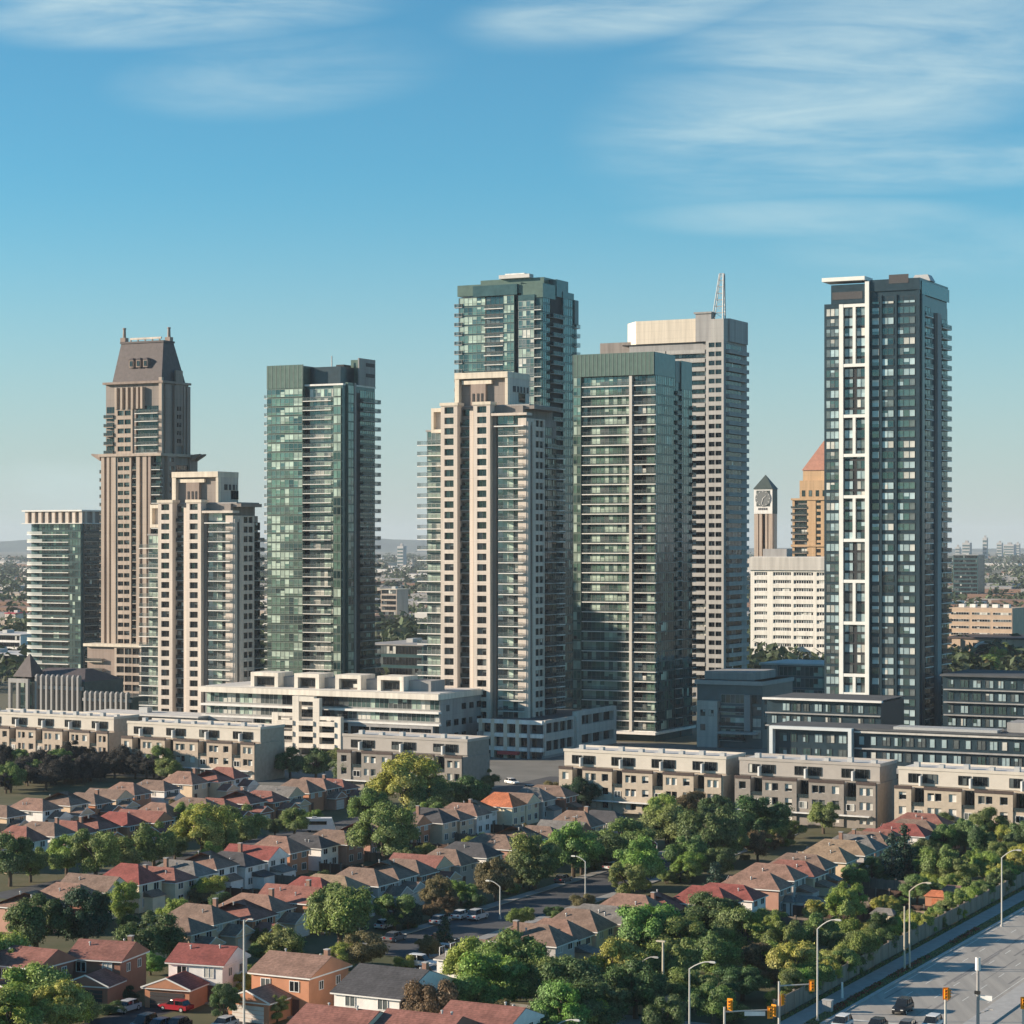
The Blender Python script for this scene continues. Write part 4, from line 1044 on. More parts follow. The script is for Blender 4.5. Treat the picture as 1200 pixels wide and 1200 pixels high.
# ------------------------------------------------------------------ stacked townhouse blocks along the edge of the suburb
TH = Frame(29.0)
def townhouse(label, uL, uR, vtop, wallm, topm, umid=None):
    Ym = FOC * (EYE - 13.2) / (vtop - HZ)                # distance at the left end
    XL = (uL - 600) / FOC * Ym
    k = (uR - 600) / FOC
    L = (k * Ym - XL) / (TH.ax - k * TH.ay)
    Y0 = Ym + L * TH.ay
    t = Bld('townhouse_block', label, 'townhouses', uR, Y0, TH, 'stacked townhouse blocks at the edge of the suburb')
    n = max(2, round(L / 10.2)); w = L / n; zl = 9.6; zt = 13.2
    trim = mat('parapet_dark', (.07, .05, .045), .6, .1, 1)
    t.core(wallm, -L, 0, 2.8, 13, 0, zt - .3)
    t.box('roof', roofl, -L - .1, .1, 2.6, 13.1, zt - .29, zt - .05)
    t.box('parapet', topm, -L - .15, .15, 2.45, 2.75, zt - .28, zt + .35)
    t.box('parapet', topm, -L - .15, .15, 12.9, 13.2, zt - .28, zt + .35); t.box('parapet', topm, -.15, .152, 2.751, 12.899, zt - .28, zt + .35)
    t.box('wall', topm, -L, -.01, 2.6, 2.799, zl + .2, zt - .3)
    x = -L
    for i in range(n):
        a = -L + i * w
        # two solid bays and the tall dark recess between them
        for (p, q) in ((0, .34), (.60, 1.0)):
            s0, s1 = a + p * w, a + q * w
            mid_ = (s0 + s1) / 2; two = p > .5
            for (c0, c1, w0, w1) in (((s0, mid_, s0 + .7, s0 + 2.1), (mid_, s1, s1 - 2.0, s1 - .6)) if two else ((s0, s1, mid_ - .85, mid_ + .75),)):
                t.pier(('F', 0), c0, c1, .2, zl - .4, 3.05, wallm, 'thwin', w0, w1, proj=0, thick=.4, zb=.8, zt=.6)
            t.core(wallm, s0 + .01, s1 - .01, .41, 2.79, 0, zl - .45)
            t.box('terrace_parapet', trim, s0 - .05, s1 + .05, -.12, .4, zl - .39, zl + .25)
            t.box('terrace_floor', roofm, s0, s1, .41, 2.59, zl - .44, zl - .2)
        s0, s1 = a + .34 * w, a + .60 * w
        t.core(wallm, s0, s1, .3, 2.79, 0, 5.8)
        t.put('window', win_mesh(s1 - s0 - .3, 3.4, 'punch', 2), ('F', 2.6), s0 + .15, .25, 5.9, 9)
        t.put('window', win_mesh(s1 - s0 - 1, 1.4, 'house', 2), ('F', .3), s0 + .5, .03, 3.6, 3)
        t.box('railing', raild, s0 + .01, s1 - .01, .12, .2, 5.81, 6.6)
        # clerestory
        for (p, q) in ((.20, .45), (.49, .78)):
            t.put('window', win_mesh((q - p) * w, 1.9, 'punch', 3), ('F', 2.6), a + p * w, .03, zl + .7, 6)
        t.box('divider', white, a + .45 * w, a + .485 * w, 1.2, 2.56, zl + .2, zl + 2.2)
        for (q, hgt) in ((.2, 1.0), (.7, .7)):
            t.box('rooftop_unit', metal, a + q * w, a + q * w + 1.1, 6, 7.2, zt - .04, zt + hgt)
    t.box('wall', wallm, -.009, .3, .2, 12.8, 0, zl - .1)
    t.box('door_canopy', white, -L + 1, -1, -1.2, -.01, 2.6, 2.8)
    t.done()
thb = mat('brick_buff', (.43, .365, .29), .88, .12, .9); thg = mat('brick_grey', (.25, .225, .20), .88, .12, .9); thc = mat('panel_buff_pale', (.53, .485, .42), .8, .08, .4)
thp = mat('brick_pinkish', (.42, .345, .275), .88, .12, .9); thd = mat('panel_greige', (.36, .33, .30), .8, .08, .4)
townhouse('buff townhouse block at the left picture edge, behind the dark trees', -30, 126, 835, thp, thc)
townhouse('buff pink townhouse block with blank pale top storey, second from the left edge', 142, 298, 847, thp, thc)
townhouse('grey brown townhouse block half hidden by the big tree below the lattice podium', 395, 541, 862, thg, thd)
townhouse('sunlit buff townhouse block below the ringed green tower, behind the orange roofed house', 655, 845, 880, thb, thc)
townhouse('grey brick townhouse block below the pale framed podium', 861, 1026, 890, thg, thd)
townhouse('sunlit buff townhouse block running out of the right picture edge', 1048, 1290, 901, thb, thc)
def parasol():
    X, Y = at(1186, 921, 10.2)
    t = thing('parasol', 'open salmon parasol on the roof terrace of the rightmost townhouse block', 'parasol', (X, Y - 1.0, 9.4))
    b = MB(); b.tube((0, 0, 0), (0, 0, 2.3), .05, .05, metal, 6); b.build('pole', t)
    b = MB(); sal = mat('canvas_salmon', (.62, .30, .22), .8, .06, 2)
    pts = [(2.2 * math.cos(k * math.pi / 4), 2.2 * math.sin(k * math.pi / 4)) for k in range(8)]
    b.prism(pts, 2.0, 2.06, sal); b.prism(pts, 2.061, 2.7, sal, [(p[0] * .04, p[1] * .04) for p in pts]); b.build('canopy', t)
parasol()
# ------------------------------------------------------------------ ground, streets, main road
G = GRID
def ordinal(n):
    tens = {20: 'twenty', 30: 'thirty', 40: 'forty', 50: 'fifty', 60: 'sixty', 70: 'seventy', 80: 'eighty', 90: 'ninety'}
    tenth = {20: 'twentieth', 30: 'thirtieth', 40: 'fortieth', 50: 'fiftieth', 60: 'sixtieth', 70: 'seventieth', 80: 'eightieth', 90: 'ninetieth'}
    if n <= 19: return ORD[n - 1]
    if n % 10 == 0: return tenth[n]
    return tens[n - n % 10] + '-' + ORD[n % 10 - 1]
gm = mat('ground_turf', (.07, .08, .035), .95, .4, .09, col2=(.13, .115, .065), bump=.2)
far = mat('ground_plain', (.10, .10, .06), .95, .4, .004, col2=(.20, .18, .13))
asph = mat('asphalt', (.085, .085, .088), .88, .2, .25, bump=.1); asph2 = mat('asphalt_worn', (.29, .275, .25), .9, .14, .55, col2=(.39, .365, .325), bump=.1, aniso=(27, 1, .045))
pave = mat('pavement_concrete', (.30, .29, .27), .9, .12, .6); kerbm = mat('kerb_concrete', (.40, .39, .37), .9, .1, 1)
paint = mat('road_paint', (.62, .61, .56), .8, .2, 1.2); lawn = mat('verge_grass', (.06, .085, .03), .95, .35, .5, col2=(.11, .12, .05))
tarm = mat('driveway_tarmac', (.055, .055, .06), .9, .15, .6)
def quad_st(b, s0, s1, t0, t1, z, m, zb=None):
    P = [(*G.xy(s0, t0), z), (*G.xy(s0, t1), z), (*G.xy(s1, t1), z), (*G.xy(s1, t0), z)]
    b.poly(P, m)
    if zb is not None:
        for k in range(4):
            p, q = P[k], P[(k + 1) % 4]
            b.poly([(p[0], p[1], zb), (q[0], q[1], zb), q, p], m)
def strip(name, s0, s1, t0, t1, z, m, zb=None):
    b = MB(); quad_st(b, s0, s1, t0, t1, z, m, zb); return tag(b.build(name), kind='structure')
b = MB(); b.poly([(-15000, -1000, 0), (15000, -1000, 0), (15000, 16000, 0), (-15000, 16000, 0)], far); tag(b.build('ground'), kind='structure')
strip('lawn', 180, 520, -420, -99.3, .004, gm)
strip('street', 284, 440, -171, -160.5, .02, asph); strip('street', 300, 520, -254, -243, .02, asph); strip('street', 380, 520, -336, -325, .02, asph)
strip('street', 150, 222, -300, -96, .02, asph)
for t in (-173.2, -160.2): strip('pavement', 284, 440, t, t + 1.9, .13, pave, 0)
strip('plaza', 470, 620, -420, 150, .008, mat('plaza_paving', (.15, .145, .13), .9, .3, .08, col2=(.21, .20, .18)))
strip('road', 100, 700, -93.0, -58, .03, asph2)
strip('cross_street', 236, 262, -93.2, -150, .028, asph2)
strip('kerb', 268, 700, -93.6, -93.05, .15, kerbm, 0)
strip('verge', 268, 700, -95.4, -93.61, .12, lawn, 0)
strip('pavement', 262.5, 700, -98.2, -95.41, .13, pave, 0)
strip('verge', 262.5, 700, -99.2, -98.21, .06, lawn, 0)
strip('median', 255, 700, -77.6, -74.4, .17, kerbm, 0)
b = MB()
for t in (-89.3, -85.5, -81.7, -70.5, -66.6):
    s = 290
    while s < 620: quad_st(b, s, s + 3, t - .07, t + .07, .036, paint); s += 9
for t in (-92.3, -78.4): quad_st(b, 290, 640, t - .06, t + .06, .036, paint)
quad_st(b, 272, 272.6, -92.3, -78.4, .036, paint)
for k in range(9): quad_st(b, 264.5, 268.5, -91.6 + k * 1.6, -90.9 + k * 1.6, .036, paint)
tag(b.build('road_marking'), kind='structure')
b = MB()
for q in range(42):                                  # tar patches and joints
    s, t = R.uniform(275, 420), R.choice((-91, -87.4, -83.6, -79.8)) + R.uniform(-1, 1)
    quad_st(b, s, s + R.uniform(3, 16), t, t + R.uniform(.12, .5), .0305 + q * .0001, mat('asphalt_patch', (.21, .20, .19), .9, .15, .4))
tag(b.build('road_patch'), kind='structure')

# ------------------------------------------------------------------ houses
ROOF = {k: mat('shingle_' + n, c, .92, .26, 2.6, bump=.15, courses=True) for k, (n, c) in dict(
    brown=('brown', (.225, .155, .12)), redbrown=('red_brown', (.27, .12, .095)), red=('red', (.27, .085, .072)), tan=('tan', (.30, .215, .145)),
    grey=('grey', (.20, .185, .17)), dark=('dark_grey', (.085, .082, .085)), orange=('orange', (.50, .17, .085)), rust=('rust', (.275, .168, .128))).items()}
WALL = {k: mat('siding_' + n, c, .85, .10, .7) for k, (n, c) in dict(
    beige=('beige', (.62, .48, .34)), white=('white', (.74, .71, .67)), orange=('orange_brick', (.46, .215, .125)), brick=('brown_brick', (.31, .145, .10)),
    grey=('grey', (.43, .41, .39)), cream=('cream', (.68, .59, .43)), pink=('pinkish_brick', (.42, .24, .18))).items()}
trimw = mat('trim_white', (.72, .70, .67), .7, .05, 2); doorm = mat('door_paint', (.12, .06, .05), .6, .1, 2); gdoor = mat('garage_door', (.60, .57, .53), .6, .06, 2)
gdark = mat('garage_dark', (.05, .048, .05), .6, .1, 2); chim = mat('chimney_brick', (.27, .16, .12), .9, .15, 2)
dummy = mat('paint_base', (.5, .5, .5), .8, 0)
HM = {}
def hip(b, x0, x1, y0, y1, z, rise, m, ridge, inset):
    if ridge == 'x': r0, r1 = (x0 + inset, (y0 + y1) / 2, z + rise), (x1 - inset, (y0 + y1) / 2, z + rise)
    else: r0, r1 = ((x0 + x1) / 2, y0 + inset, z + rise), ((x0 + x1) / 2, y1 - inset, z + rise)
    A, B, C, D = (x0, y0, z), (x1, y0, z), (x1, y1, z), (x0, y1, z)
    if ridge == 'x':
        b.poly([A, B, r1, r0], m); b.poly([C, D, r0, r1], m); b.poly([B, C, r1], m); b.poly([D, A, r0], m)
    else:
        b.poly([B, C, r1, r0], m); b.poly([D, A, r0, r1], m); b.poly([A, B, r0], m); b.poly([C, D, r1], m)
    b.poly([D, C, B, A], m)
def frame_win(w, h):
    k = ('hw', w, h)
    if k not in HM:
        b = MB(); b.box(-w / 2, w / 2, -.06, .03, -.08, 0, trimw); b.box(-w / 2, w / 2, -.06, .03, h, h + .08, trimw)
        for x in (-w / 2 - .08, -.035, w / 2): b.box(x, x + (.08 if x != -.035 else .07), -.055, .028, 0 if x == -.035 else -.08, h if x == -.035 else h + .08, trimw)
        f = b.mesh('frame'); p = []
        for g_ in (g_dark, g_grey, g_blind):
            c = MB(); c.quad((-w / 2, -.01, 0), (w / 2, -.01, 0), (w / 2, -.01, h), (-w / 2, -.01, h), g_); p.append(c.mesh('window'))
        HM[k] = (f, p)
    return HM[k]
def variant(kind, w, d, eave, rise, ridge, gar):
    """shared meshes of one house form: x forward (front), y across"""
    key = (kind, w, d, eave, rise, ridge, gar)
    if key in HM: return HM[key]
    wl = MB(); rf = MB(); fa = MB(); o = .38; hx, hy = d / 2, w / 2
    wl.box(-hx, hx, -hy, hy, 0, eave, dummy)
    fa.box(-hx - o, hx + o, -hy - o, hy + o, eave - .2, eave, trimw)
    ins = 0.0
    if kind == 'hip': ins = (hy + o) * .95 if ridge == 'x' else (hx + o) * .95
    hip(rf, -hx - o - .05, hx + o + .05, -hy - o - .05, hy + o + .05, eave + .004, rise, dummy, ridge, ins)
    if kind == 'gable':           # gable triangles of siding, 30 mm proud of the roof ends' wall line
        for sgn in (-1, 1):
            if ridge == 'x':
                x = sgn * (hx + o + .06); P = [(x, -hy - o, eave + .02), (x, hy + o, eave + .02), (x, 0, eave + rise - .12)]
                wl.poly(P if sgn > 0 else P[::-1], dummy)
            else:
                y = sgn * (hy + o + .06); P = [(-hx - o, y, eave + .02), (hx + o, y, eave + .02), (0, y, eave + rise - .12)]
                wl.poly(P if sgn < 0 else P[::-1], dummy)
    gd = gwm = None
    if gar:
        gw, gdp, gy = gar; ge = 2.65; gr = 1.35; x0, x1 = hx, hx + gdp
        gl_ = MB(); gl_.box(x0 + .003, x1, gy - gw / 2, gy + gw / 2, 0, ge, dummy)
        fa.box(x0 + o + .01, x1 + .35, gy - gw / 2 - .35, gy + gw / 2 + .35, ge - .18, ge, trimw)
        xg0, xg1, a, c = x0 + .01, x1 + .4, gy - gw / 2 - .4, gy + gw / 2 + .4
        hip(rf, xg0, xg1, a, c, ge + .004, gr, dummy, 'x', 0.0)
        gl_.poly([(xg1 + .01, a + .1, ge + .03), (xg1 + .01, c - .1, ge + .03), (xg1 + .01, gy, ge + gr - .1)], dummy)
        # white barge boards
        for (ya, yb) in ((a, gy), (c, gy)):
            P = [(xg1 + .06, ya, ge - .1), (xg1 + .06, yb, ge + gr - .1), (xg1 + .06, yb, ge + gr + .1), (xg1 + .06, ya, ge + .1)]
            fa.poly(P, trimw); fa.poly([(p[0] - .08, p[1], p[2]) for p in P][::-1], trimw)
        g = MB(); n = 4
        for k in range(n): g.box(x1 + .004, x1 + .05, gy - gw * .38, gy + gw * .38, .02 + k * .53, .5 + k * .53, dummy)
        gd = g.mesh('garage_door'); gwm = gl_.mesh('garage_wall')
    dr = MB(); dy = -hy * .55 if not gar or gar[2] > 0 else hy * .55
    dr.box(hx + .004, hx + .07, dy - .5, dy + .5, .2, 2.3, doorm); dr.box(hx + .004, hx + .9, dy - .8, dy + .8, 0, .19, pave)
    ch = MB(); cx, cy = (hx * .3, hy * .75) if ridge == 'x' else (-hx * .2, hy * .8)
    ch.box(cx - .35, cx + .35, cy - .3, cy + .3, eave + .3, eave + rise + .55, chim); ch.box(cx - .4, cx + .4, cy - .36, cy + .36, eave + rise + .551, eave + rise + .65, kerbm)
    vt = MB(); vt.tube((0, 0, 0), (0, 0, .45), .11, .11, metal, 7); vt.tube((0, 0, .45), (0, 0, .58), .18, .13, metal, 7)
    HM[key] = dict(wall=wl.mesh('wall'), roof=rf.mesh('roof'), fascia=fa.mesh('fascia'), garage=gd, garage_wall=gwm, door=dr.mesh('door'), chimney=ch.mesh('chimney'), vent=vt.mesh('roof_vent'))
    return HM[key]
def slot(o, m):
    o.material_slots[0].link = 'OBJECT'; o.material_slots[0].material = m
HOUSES = []
def house(s, t, rz, roofk, wallk, form, label, group, chimney=False, gdm=None, near=False, name='house', gwall=None):
    kind, w, d, eave, rise, ridge, gar = form
    v = variant(*form); X, Y = G.xy(s, t)
    h = thing(name, label, 'house', (X, Y, 0), rad(-27 + rz), group)
    o = link('wall', v['wall'], h); slot(o, WALL[wallk])
    r = link('roof', v['roof'], h); slot(r, ROOF[roofk])
    link('fascia', v['fascia'], h)
    if chimney: link('chimney', v['chimney'], r)
    for q in range(2):
        lx, ly = R.uniform(-d * .25, d * .2), R.choice((-1, 1)) * R.uniform(.2, .35) * w
        zz = eave + rise * (1 - (abs(ly) / (w / 2 + .5) if ridge == 'x' else abs(lx) / (d / 2 + .5))) - .1
        link('roof_vent', v['vent'], r, (lx, ly, zz))
    link('door', v['door'], h)
    if v['garage']: gw_ = link('garage_wall', v['garage_wall'], h); slot(gw_, WALL[gwall or wallk]); g = link('garage_door', v['garage'], h); slot(g, gdm or gdoor)
    def win(x, y, z, rot, ww=1.3, hh=1.25):
        f, p = frame_win(ww, hh)
        a = link('window', R.choices(p, [4, 3, 2])[0], h, (x, y, z), rot); link('frame', f, a)
    hx, hy = d / 2, w / 2
    for y in (-hy * .5, hy * .5):
        win(hx + .03, y, 3.3, math.pi / 2); win(-hx - .03, y, 3.3, -math.pi / 2); win(-hx - .03, y, .9, -math.pi / 2)
    for x in ((-hx * .45, hx * .4) if near or R.random() < .5 else (R.choice((-.3, .3)) * hx,)):
        win(x, -hy - .03, 3.3, 0, .9, 1.0); win(x, hy + .03, 3.3, math.pi, .9, 1.0)
    h.scale = (R.uniform(.84, .95), 1, R.uniform(.86, 1.02)) if not near else (1, 1, 1)
    if not near and R.random() < .45:        # a lean-to or porch added on
        e = MB(); pw, pd, ph = R.uniform(2.4, 4.0), R.uniform(2.0, 3.2), R.uniform(2.3, 2.8); yy = R.uniform(-.2, .2) * w
        e.box(-hx - pd, -hx - .004, yy - pw / 2, yy + pw / 2, 0, ph, WALL[wallk]); k = link('extension', e.mesh('extension'), h)
        e = MB(); e.prism([(-hx - pd - .25, yy - pw / 2 - .2), (-hx - .01, yy - pw / 2 - .2), (-hx - .01, yy + pw / 2 + .2), (-hx - pd - .25, yy + pw / 2 + .2)], ph + .004, ph + .85, ROOF[R.choice(('grey', 'brown', roofk))], [(-hx - .3, yy - pw / 2 - .2), (-hx - .01, yy - pw / 2 - .2), (-hx - .01, yy + pw / 2 + .2), (-hx - .3, yy + pw / 2 + .2)]); link('extension_roof', e.mesh('extension_roof'), k)
    HOUSES.append((s, t, (d if rz in (0, 180) else w) / 2 + 1, (w if rz in (0, 180) else d) / 2 + 1, h))
    return h
HIPX = ('hip', 6.1, 10.8, 4.4, 2.3, 'x', (4.2, 3.2, .7)); HIPX2 = ('hip', 6.0, 11.6, 4.6, 2.1, 'x', (4.2, 2.6, -.7)); HIPS = ('hip', 6.2, 9.8, 4.6, 2.7, 'x', None)
GABX = ('gable', 6.1, 10.6, 4.5, 2.1, 'x', (4.6, 3.0, -.9)); HIPY = ('hip', 6.2, 10.0, 4.5, 2.4, 'y', (4.6, 3.0, -1.2))
FORMS = [HIPX, HIPX2, HIPS, GABX, HIPX, HIPY]
ROWS = [
  (-304, 0, 'of the rearmost row', [(-26,950,'brown','beige'),(8,945,'brown','beige'),(40,936,'grey','white'),(78,932,'tan','beige'),(125,922,'brown','beige'),(150,918,'grey','grey'),
      (180,914,'brown','white'),(208,907,'rust','beige'),(250,905,'grey','beige'),(275,903,'redbrown','white')]),
  (-273, 0, 'of the second row from back', [(-20,978,'redbrown','beige'),(15,972,'redbrown','white'),(45,965,'brown','white'),(72,961,'redbrown','pink'),(100,958,'redbrown','orange'),(130,953,'red','grey'),(158,948,'redbrown','orange'),
      (182,944,'rust','white'),(230,938,'brown','beige'),(262,934,'redbrown','brick'),(290,929,'redbrown','brick'),(312,926,'redbrown','orange'),(340,922,'grey','beige'),(362,918,'brown','orange'),(408,912,'dark','orange'),(385,914,'rust','pink')]),
  (-223, 180, 'of the long middle row', [(20,1042,'rust','pink'),(58,1034,'rust','brick'),(100,1027,'brown','cream'),(160,1018,'red','cream'),(190,1014,'dark','cream'),(220,1008,'grey','white'),(250,1003,'tan','white'),(280,999,'dark','white'),
      (312,993,'red','white'),(335,984,'rust','orange'),(375,978,'dark','white'),(400,973,'brown','pink'),(470,958,'grey','beige'),(507,953,'brown','orange'),(536,949,'dark','grey'),(558,943,'brown','beige'),(580,936,'tan','white'),(607,938,'rust','white'),(630,935,'brown','cream'),(682,938,'orange','cream'),(718,935,'brown','brick'),(748,941,'grey','grey')]),
  (-191, 0, 'of the far parked-car street row', [(218,1064,'tan','beige'),(262,1053,'brown','beige'),(290,1046,'rust','cream'),(312,1051,'redbrown','grey'),(340,1040,'dark','orange'),(365,1034,'red','brick'),(390,1024,'tan','grey'),(412,1022,'grey','grey'),(437,1015,'brown','grey'),(470,1010,'brown','orange'),
      (497,1003,'grey','beige'),(520,998,'brown','grey'),(550,995,'dark','white'),(583,979,'grey','grey'),(612,972,'brown','white'),(640,968,'brown','beige'),(668,963,'grey','brick'),(700,958,'brown','beige'),(727,953,'dark','grey')]),
  (-140, 180, 'of the near parked-car street row', [(615,1082,'brown','grey'),(645,1077,'rust','beige'),(675,1072,'brown','cream'),(704,1062,'grey','cream'),(752,1052,'rust','cream'),(785,1047,'grey','beige')]),
  (-131, 180, 'of the sawtooth roadside row', [(815,1042,'red','white'),(845,1033,'red','white'),(868,1022,'rust','grey'),(892,1014,'rust','grey'),(914,1008,'redbrown','grey'),(936,1002,'brown','grey'),(958,993,'tan','grey'),(978,987,'tan','grey'),(998,981,'grey','grey'),
      (1018,976,'brown','white'),(1038,970,'redbrown','white'),(1058,964,'red','white'),(1076,960,'brown','grey'),(1095,955,'redbrown','grey')]),
]
GRP = 'detached houses in rows'
for (T, rz, phrase, lst) in ROWS:
    pts = []
    for (u, v, rk, wk) in lst:
        X, Y = at(u, v, 6.2); s, t = G.st(X, Y); t = T + max(-4, min(4, (t - T) * .3)); 
        pts.append([s, t, rk, wk, u])
    pts.sort()
    for _ in range(60):
        for i in range(len(pts) - 1):
            g = 7.1 - (pts[i + 1][0] - pts[i][0])
            if g > 0: pts[i][0] -= g / 2; pts[i + 1][0] += g / 2
    add = []
    for p, q in zip(pts, pts[1:]):
        if 13.6 < q[0] - p[0] < 24: add.append([(p[0] + q[0]) / 2, T + R.uniform(-1, 1), R.choice(('rust', 'redbrown', 'brown')), R.choice(('beige', 'orange', 'pink', 'white')), 0])
    pts = sorted(pts + add)
    N_ = {'pink': 'pinkish brick', 'orange': 'orange brick', 'brick': 'brown brick'}
    RN = {'redbrown': 'red-brown', 'dark': 'dark grey'}
    for i, (s, t, rk, wk, u) in enumerate(pts):
        if wk == 'grey' and R.random() < .4: wk = R.choice(('pink', 'orange', 'beige'))
        if rk == 'dark' and R.random() < .4: rk = 'redbrown'
        if rk in ('tan', 'grey') and R.random() < .62: rk = R.choice(('brown', 'rust', 'redbrown', 'brown'))
        t += R.uniform(-1.1, 1.1)
        f = FORMS[(i * 5 + int(T)) % len(FORMS)] if T != -131 else (HIPX, HIPX2)[i % 2]
        if (rk, wk) in (('rust', 'beige'), ('orange', 'cream')): f = HIPS
        house(s, t, rz, rk, wk, f, f"{RN.get(rk, rk)}-roofed {N_.get(wk, wk)} house, {ordinal(i + 1)} from left {phrase}", GRP, chimney=R.random() < .22)
# the front houses along the bottom edge face the viewer
def front(u, v, rk, wk, form, label, ch=False, gdm=None, rz=-90, gwall=None):
    X, Y = at(u, v, 6.4); s, t = G.st(X, Y)
    house(s, t, rz, rk, wk, form, label, 'front houses along the bottom edge', ch, gdm, True, gwall=gwall)
    if form[6] and rz < -40: strip('driveway', s - form[2] / 2 - form[6][1] - 14, s - form[2] / 2 - form[6][1] - .02, t + form[6][2] - 2.9, t + form[6][2] + 2.9, .014, tarm)
F1 = ('gable', 7.6, 7.6, 5.0, 1.9, 'y', (6.0, 5.2, 1.6)); F2 = ('gable', 7.8, 7.4, 5.0, 1.9, 'y', (6.4, 5.2, -1.4)); F3 = ('gable', 8.6, 9.6, 5.2, 2.0, 'y', (6.2, 5.0, -1.5))
F4 = ('gable', 9.2, 13.5, 4.8, 2.4, 'y', None); F5 = ('gable', 9.0, 9.0, 4.6, 1.8, 'y', (4.6, 4.0, -2.0))
front(126, 1106, 'redbrown', 'brick', F1, 'brown brick house with dark garage door, second from left at the bottom', True, gdark, rz=-80)
front(244, 1111, 'red', 'white', F2, 'white house with bright red roof over a brick gabled garage, bottom left', False, gdark, rz=-82, gwall='orange')
front(38, 1114, 'redbrown', 'brick', F1, 'red-brown roofed house mostly behind the big pale tree in the bottom left corner', False, gdark)
front(352, 1124, 'rust', 'orange', F3, 'orange brick house with chimney and shaded gable wall, right of the thin tall pole', True)
front(462, 1140, 'dark', 'white', F4, 'white house with a broad dark grey roof and long grey gable, bottom centre', True)
front(402, 1180, 'redbrown', 'cream', F5, 'cream gabled house with low red-brown roof at the bottom edge left of centre', False)
front(498, 1186, 'redbrown', 'brick', F5, 'brown brick house with long red-brown roof behind the olive shrub at the bottom edge')
front(572, 1176, 'redbrown', 'white', F5, 'white sided house with red-brown roof and a single dark window, bottom centre edge')
front(551, 1094, 'grey', 'white', ('hip', 6.2, 7.0, 3.2, 1.9, 'x', None), 'small white house with grey roof beside the parked-car street, left of big tree', rz=0)

# ------------------------------------------------------------------ trees
def leafball(b, c, r, n, size, m, rr, squash=.85):
    for _ in range(n):
        d = Vector((rr.gauss(0, 1), rr.gauss(0, 1), rr.gauss(0, 1)))
        if d.length < 1e-3: continue
        d.normalize()
        if d.z < -.55: d.z *= -.5
        q = Vector(c) + Vector((d.x, d.y, d.z * squash)) * r * (rr.random() ** .28 if rr.random() > .14 else rr.uniform(1.0, 1.4))
        nrm = (d + Vector((rr.gauss(0, .45), rr.gauss(0, .45), rr.gauss(.25, .45)))).normalized()
        a = nrm.orthogonal().normalized(); a.rotate(Matrix.Rotation(rr.uniform(0, 6.3), 3, nrm)); e = nrm.cross(a)
        s = size * rr.uniform(.55, 1.25); l = s * rr.uniform(.8, 1.5)
        b.poly([q - a * l, q - e * s * .7 + nrm * s * .15, q + a * l, q + e * s * .7 + nrm * s * .1], m)
CROWN = {}
def crown(kind, i):
    k = (kind, i)
    if k in CROWN: return CROWN[k]
    rr = random.Random(hash((kind == 'broad', kind == 'cone', kind == 'tall', i, 77)) & 0xfffff)
    b = MB(); tr = MB(); bark = mat('bark', (.10, .075, .055), .95, .2, 3)
    if kind == 'cone':           # unit crown: radius one, height about three
        for j in range(15):
            z = .35 + 2.6 * j / 14; r = 1.0 * (1 - j / 15.5)
            m_ = max(3, int(9 * r))
            for q in range(m_):
                a = rr.uniform(0, 6.28); rad_ = r * rr.uniform(.45, .95)
                leafball(b, (rad_ * math.cos(a), rad_ * math.sin(a), z), .27, 26, .075, dummy, rr, .6)
        tr.tube((0, 0, -.1), (0, 0, 2.7), .07, .02, bark, 7)
    else:
        H = {'broad': 1.5, 'tall': 2.3, 'bush': .95}[kind]
        lumps = []; sx_ = rr.uniform(-1, 1)
        for j in range(34 if kind != 'bush' else 16):
            for _ in range(20):
                p = Vector((rr.uniform(-1, 1), rr.uniform(-1, 1), rr.uniform(0, 1)))
                e = p.x * p.x + p.y * p.y + ((p.z - .45) / .55) ** 2
                if .18 < e < .95: break
            r = rr.choice((rr.uniform(.10, .2), rr.uniform(.18, .33))) if kind != 'bush' else rr.uniform(.2, .34)
            c = (p.x * .86 + .12 * sx_, p.y * .86, .42 + p.z * (H - .35) if kind != 'bush' else .1 + p.z * .75)
            lumps.append((c, r))
        for c, r in lumps: leafball(b, c, r, int(2000 * r * r / .06) if kind != 'bush' else int(1500 * r * r / .07), .031, dummy, rr)
        tr.tube((0, 0, -.1), (.02, .01, .7), .085, .06, bark, 8)
        for c, r in lumps[:9]:
            tr.tube((.02, .01, rr.uniform(.35, .7)), (c[0] * .8, c[1] * .8, c[2]), .035, .012, bark, 5)
    CROWN[k] = (b.mesh('crown'), tr.mesh('trunk'))
    return CROWN[k]
LEAF = dict(y=leaf_mat('leaf_yellow_green', (.32, .37, .06)), g=leaf_mat('leaf_green', (.17, .245, .058)), d=leaf_mat('leaf_dark_green', (.098, .165, .052)),
            b=leaf_mat('leaf_blue_green', (.042, .09, .052)), o=leaf_mat('leaf_olive_brown', (.18, .145, .06)), r=leaf_mat('leaf_red', (.22, .03, .035)), p=leaf_mat('leaf_dull_purple', (.06, .056, .048)),
            l=leaf_mat('leaf_bright_green', (.20, .32, .05)))
CN = dict(y='yellow-green', g='green', d='dark green', b='deep blue-green', o='olive brown', r='dark red', p='dusky dark', l='bright green')
TREES = []
def tree(u, v, rp, c, kind='broad', rnd=False):
    rm = 3.0
    zf = {'broad': 1.0, 'tall': 1.25, 'bush': .45, 'cone': 1.3}[kind]
    for _ in range(6):
        zc = rm * zf; X, Y = at(u, v, zc); rm = 1.1 * rp * Y / FOC
    s, t = G.st(X, Y)
    TREES.append([s, t, rm, c, kind, u])
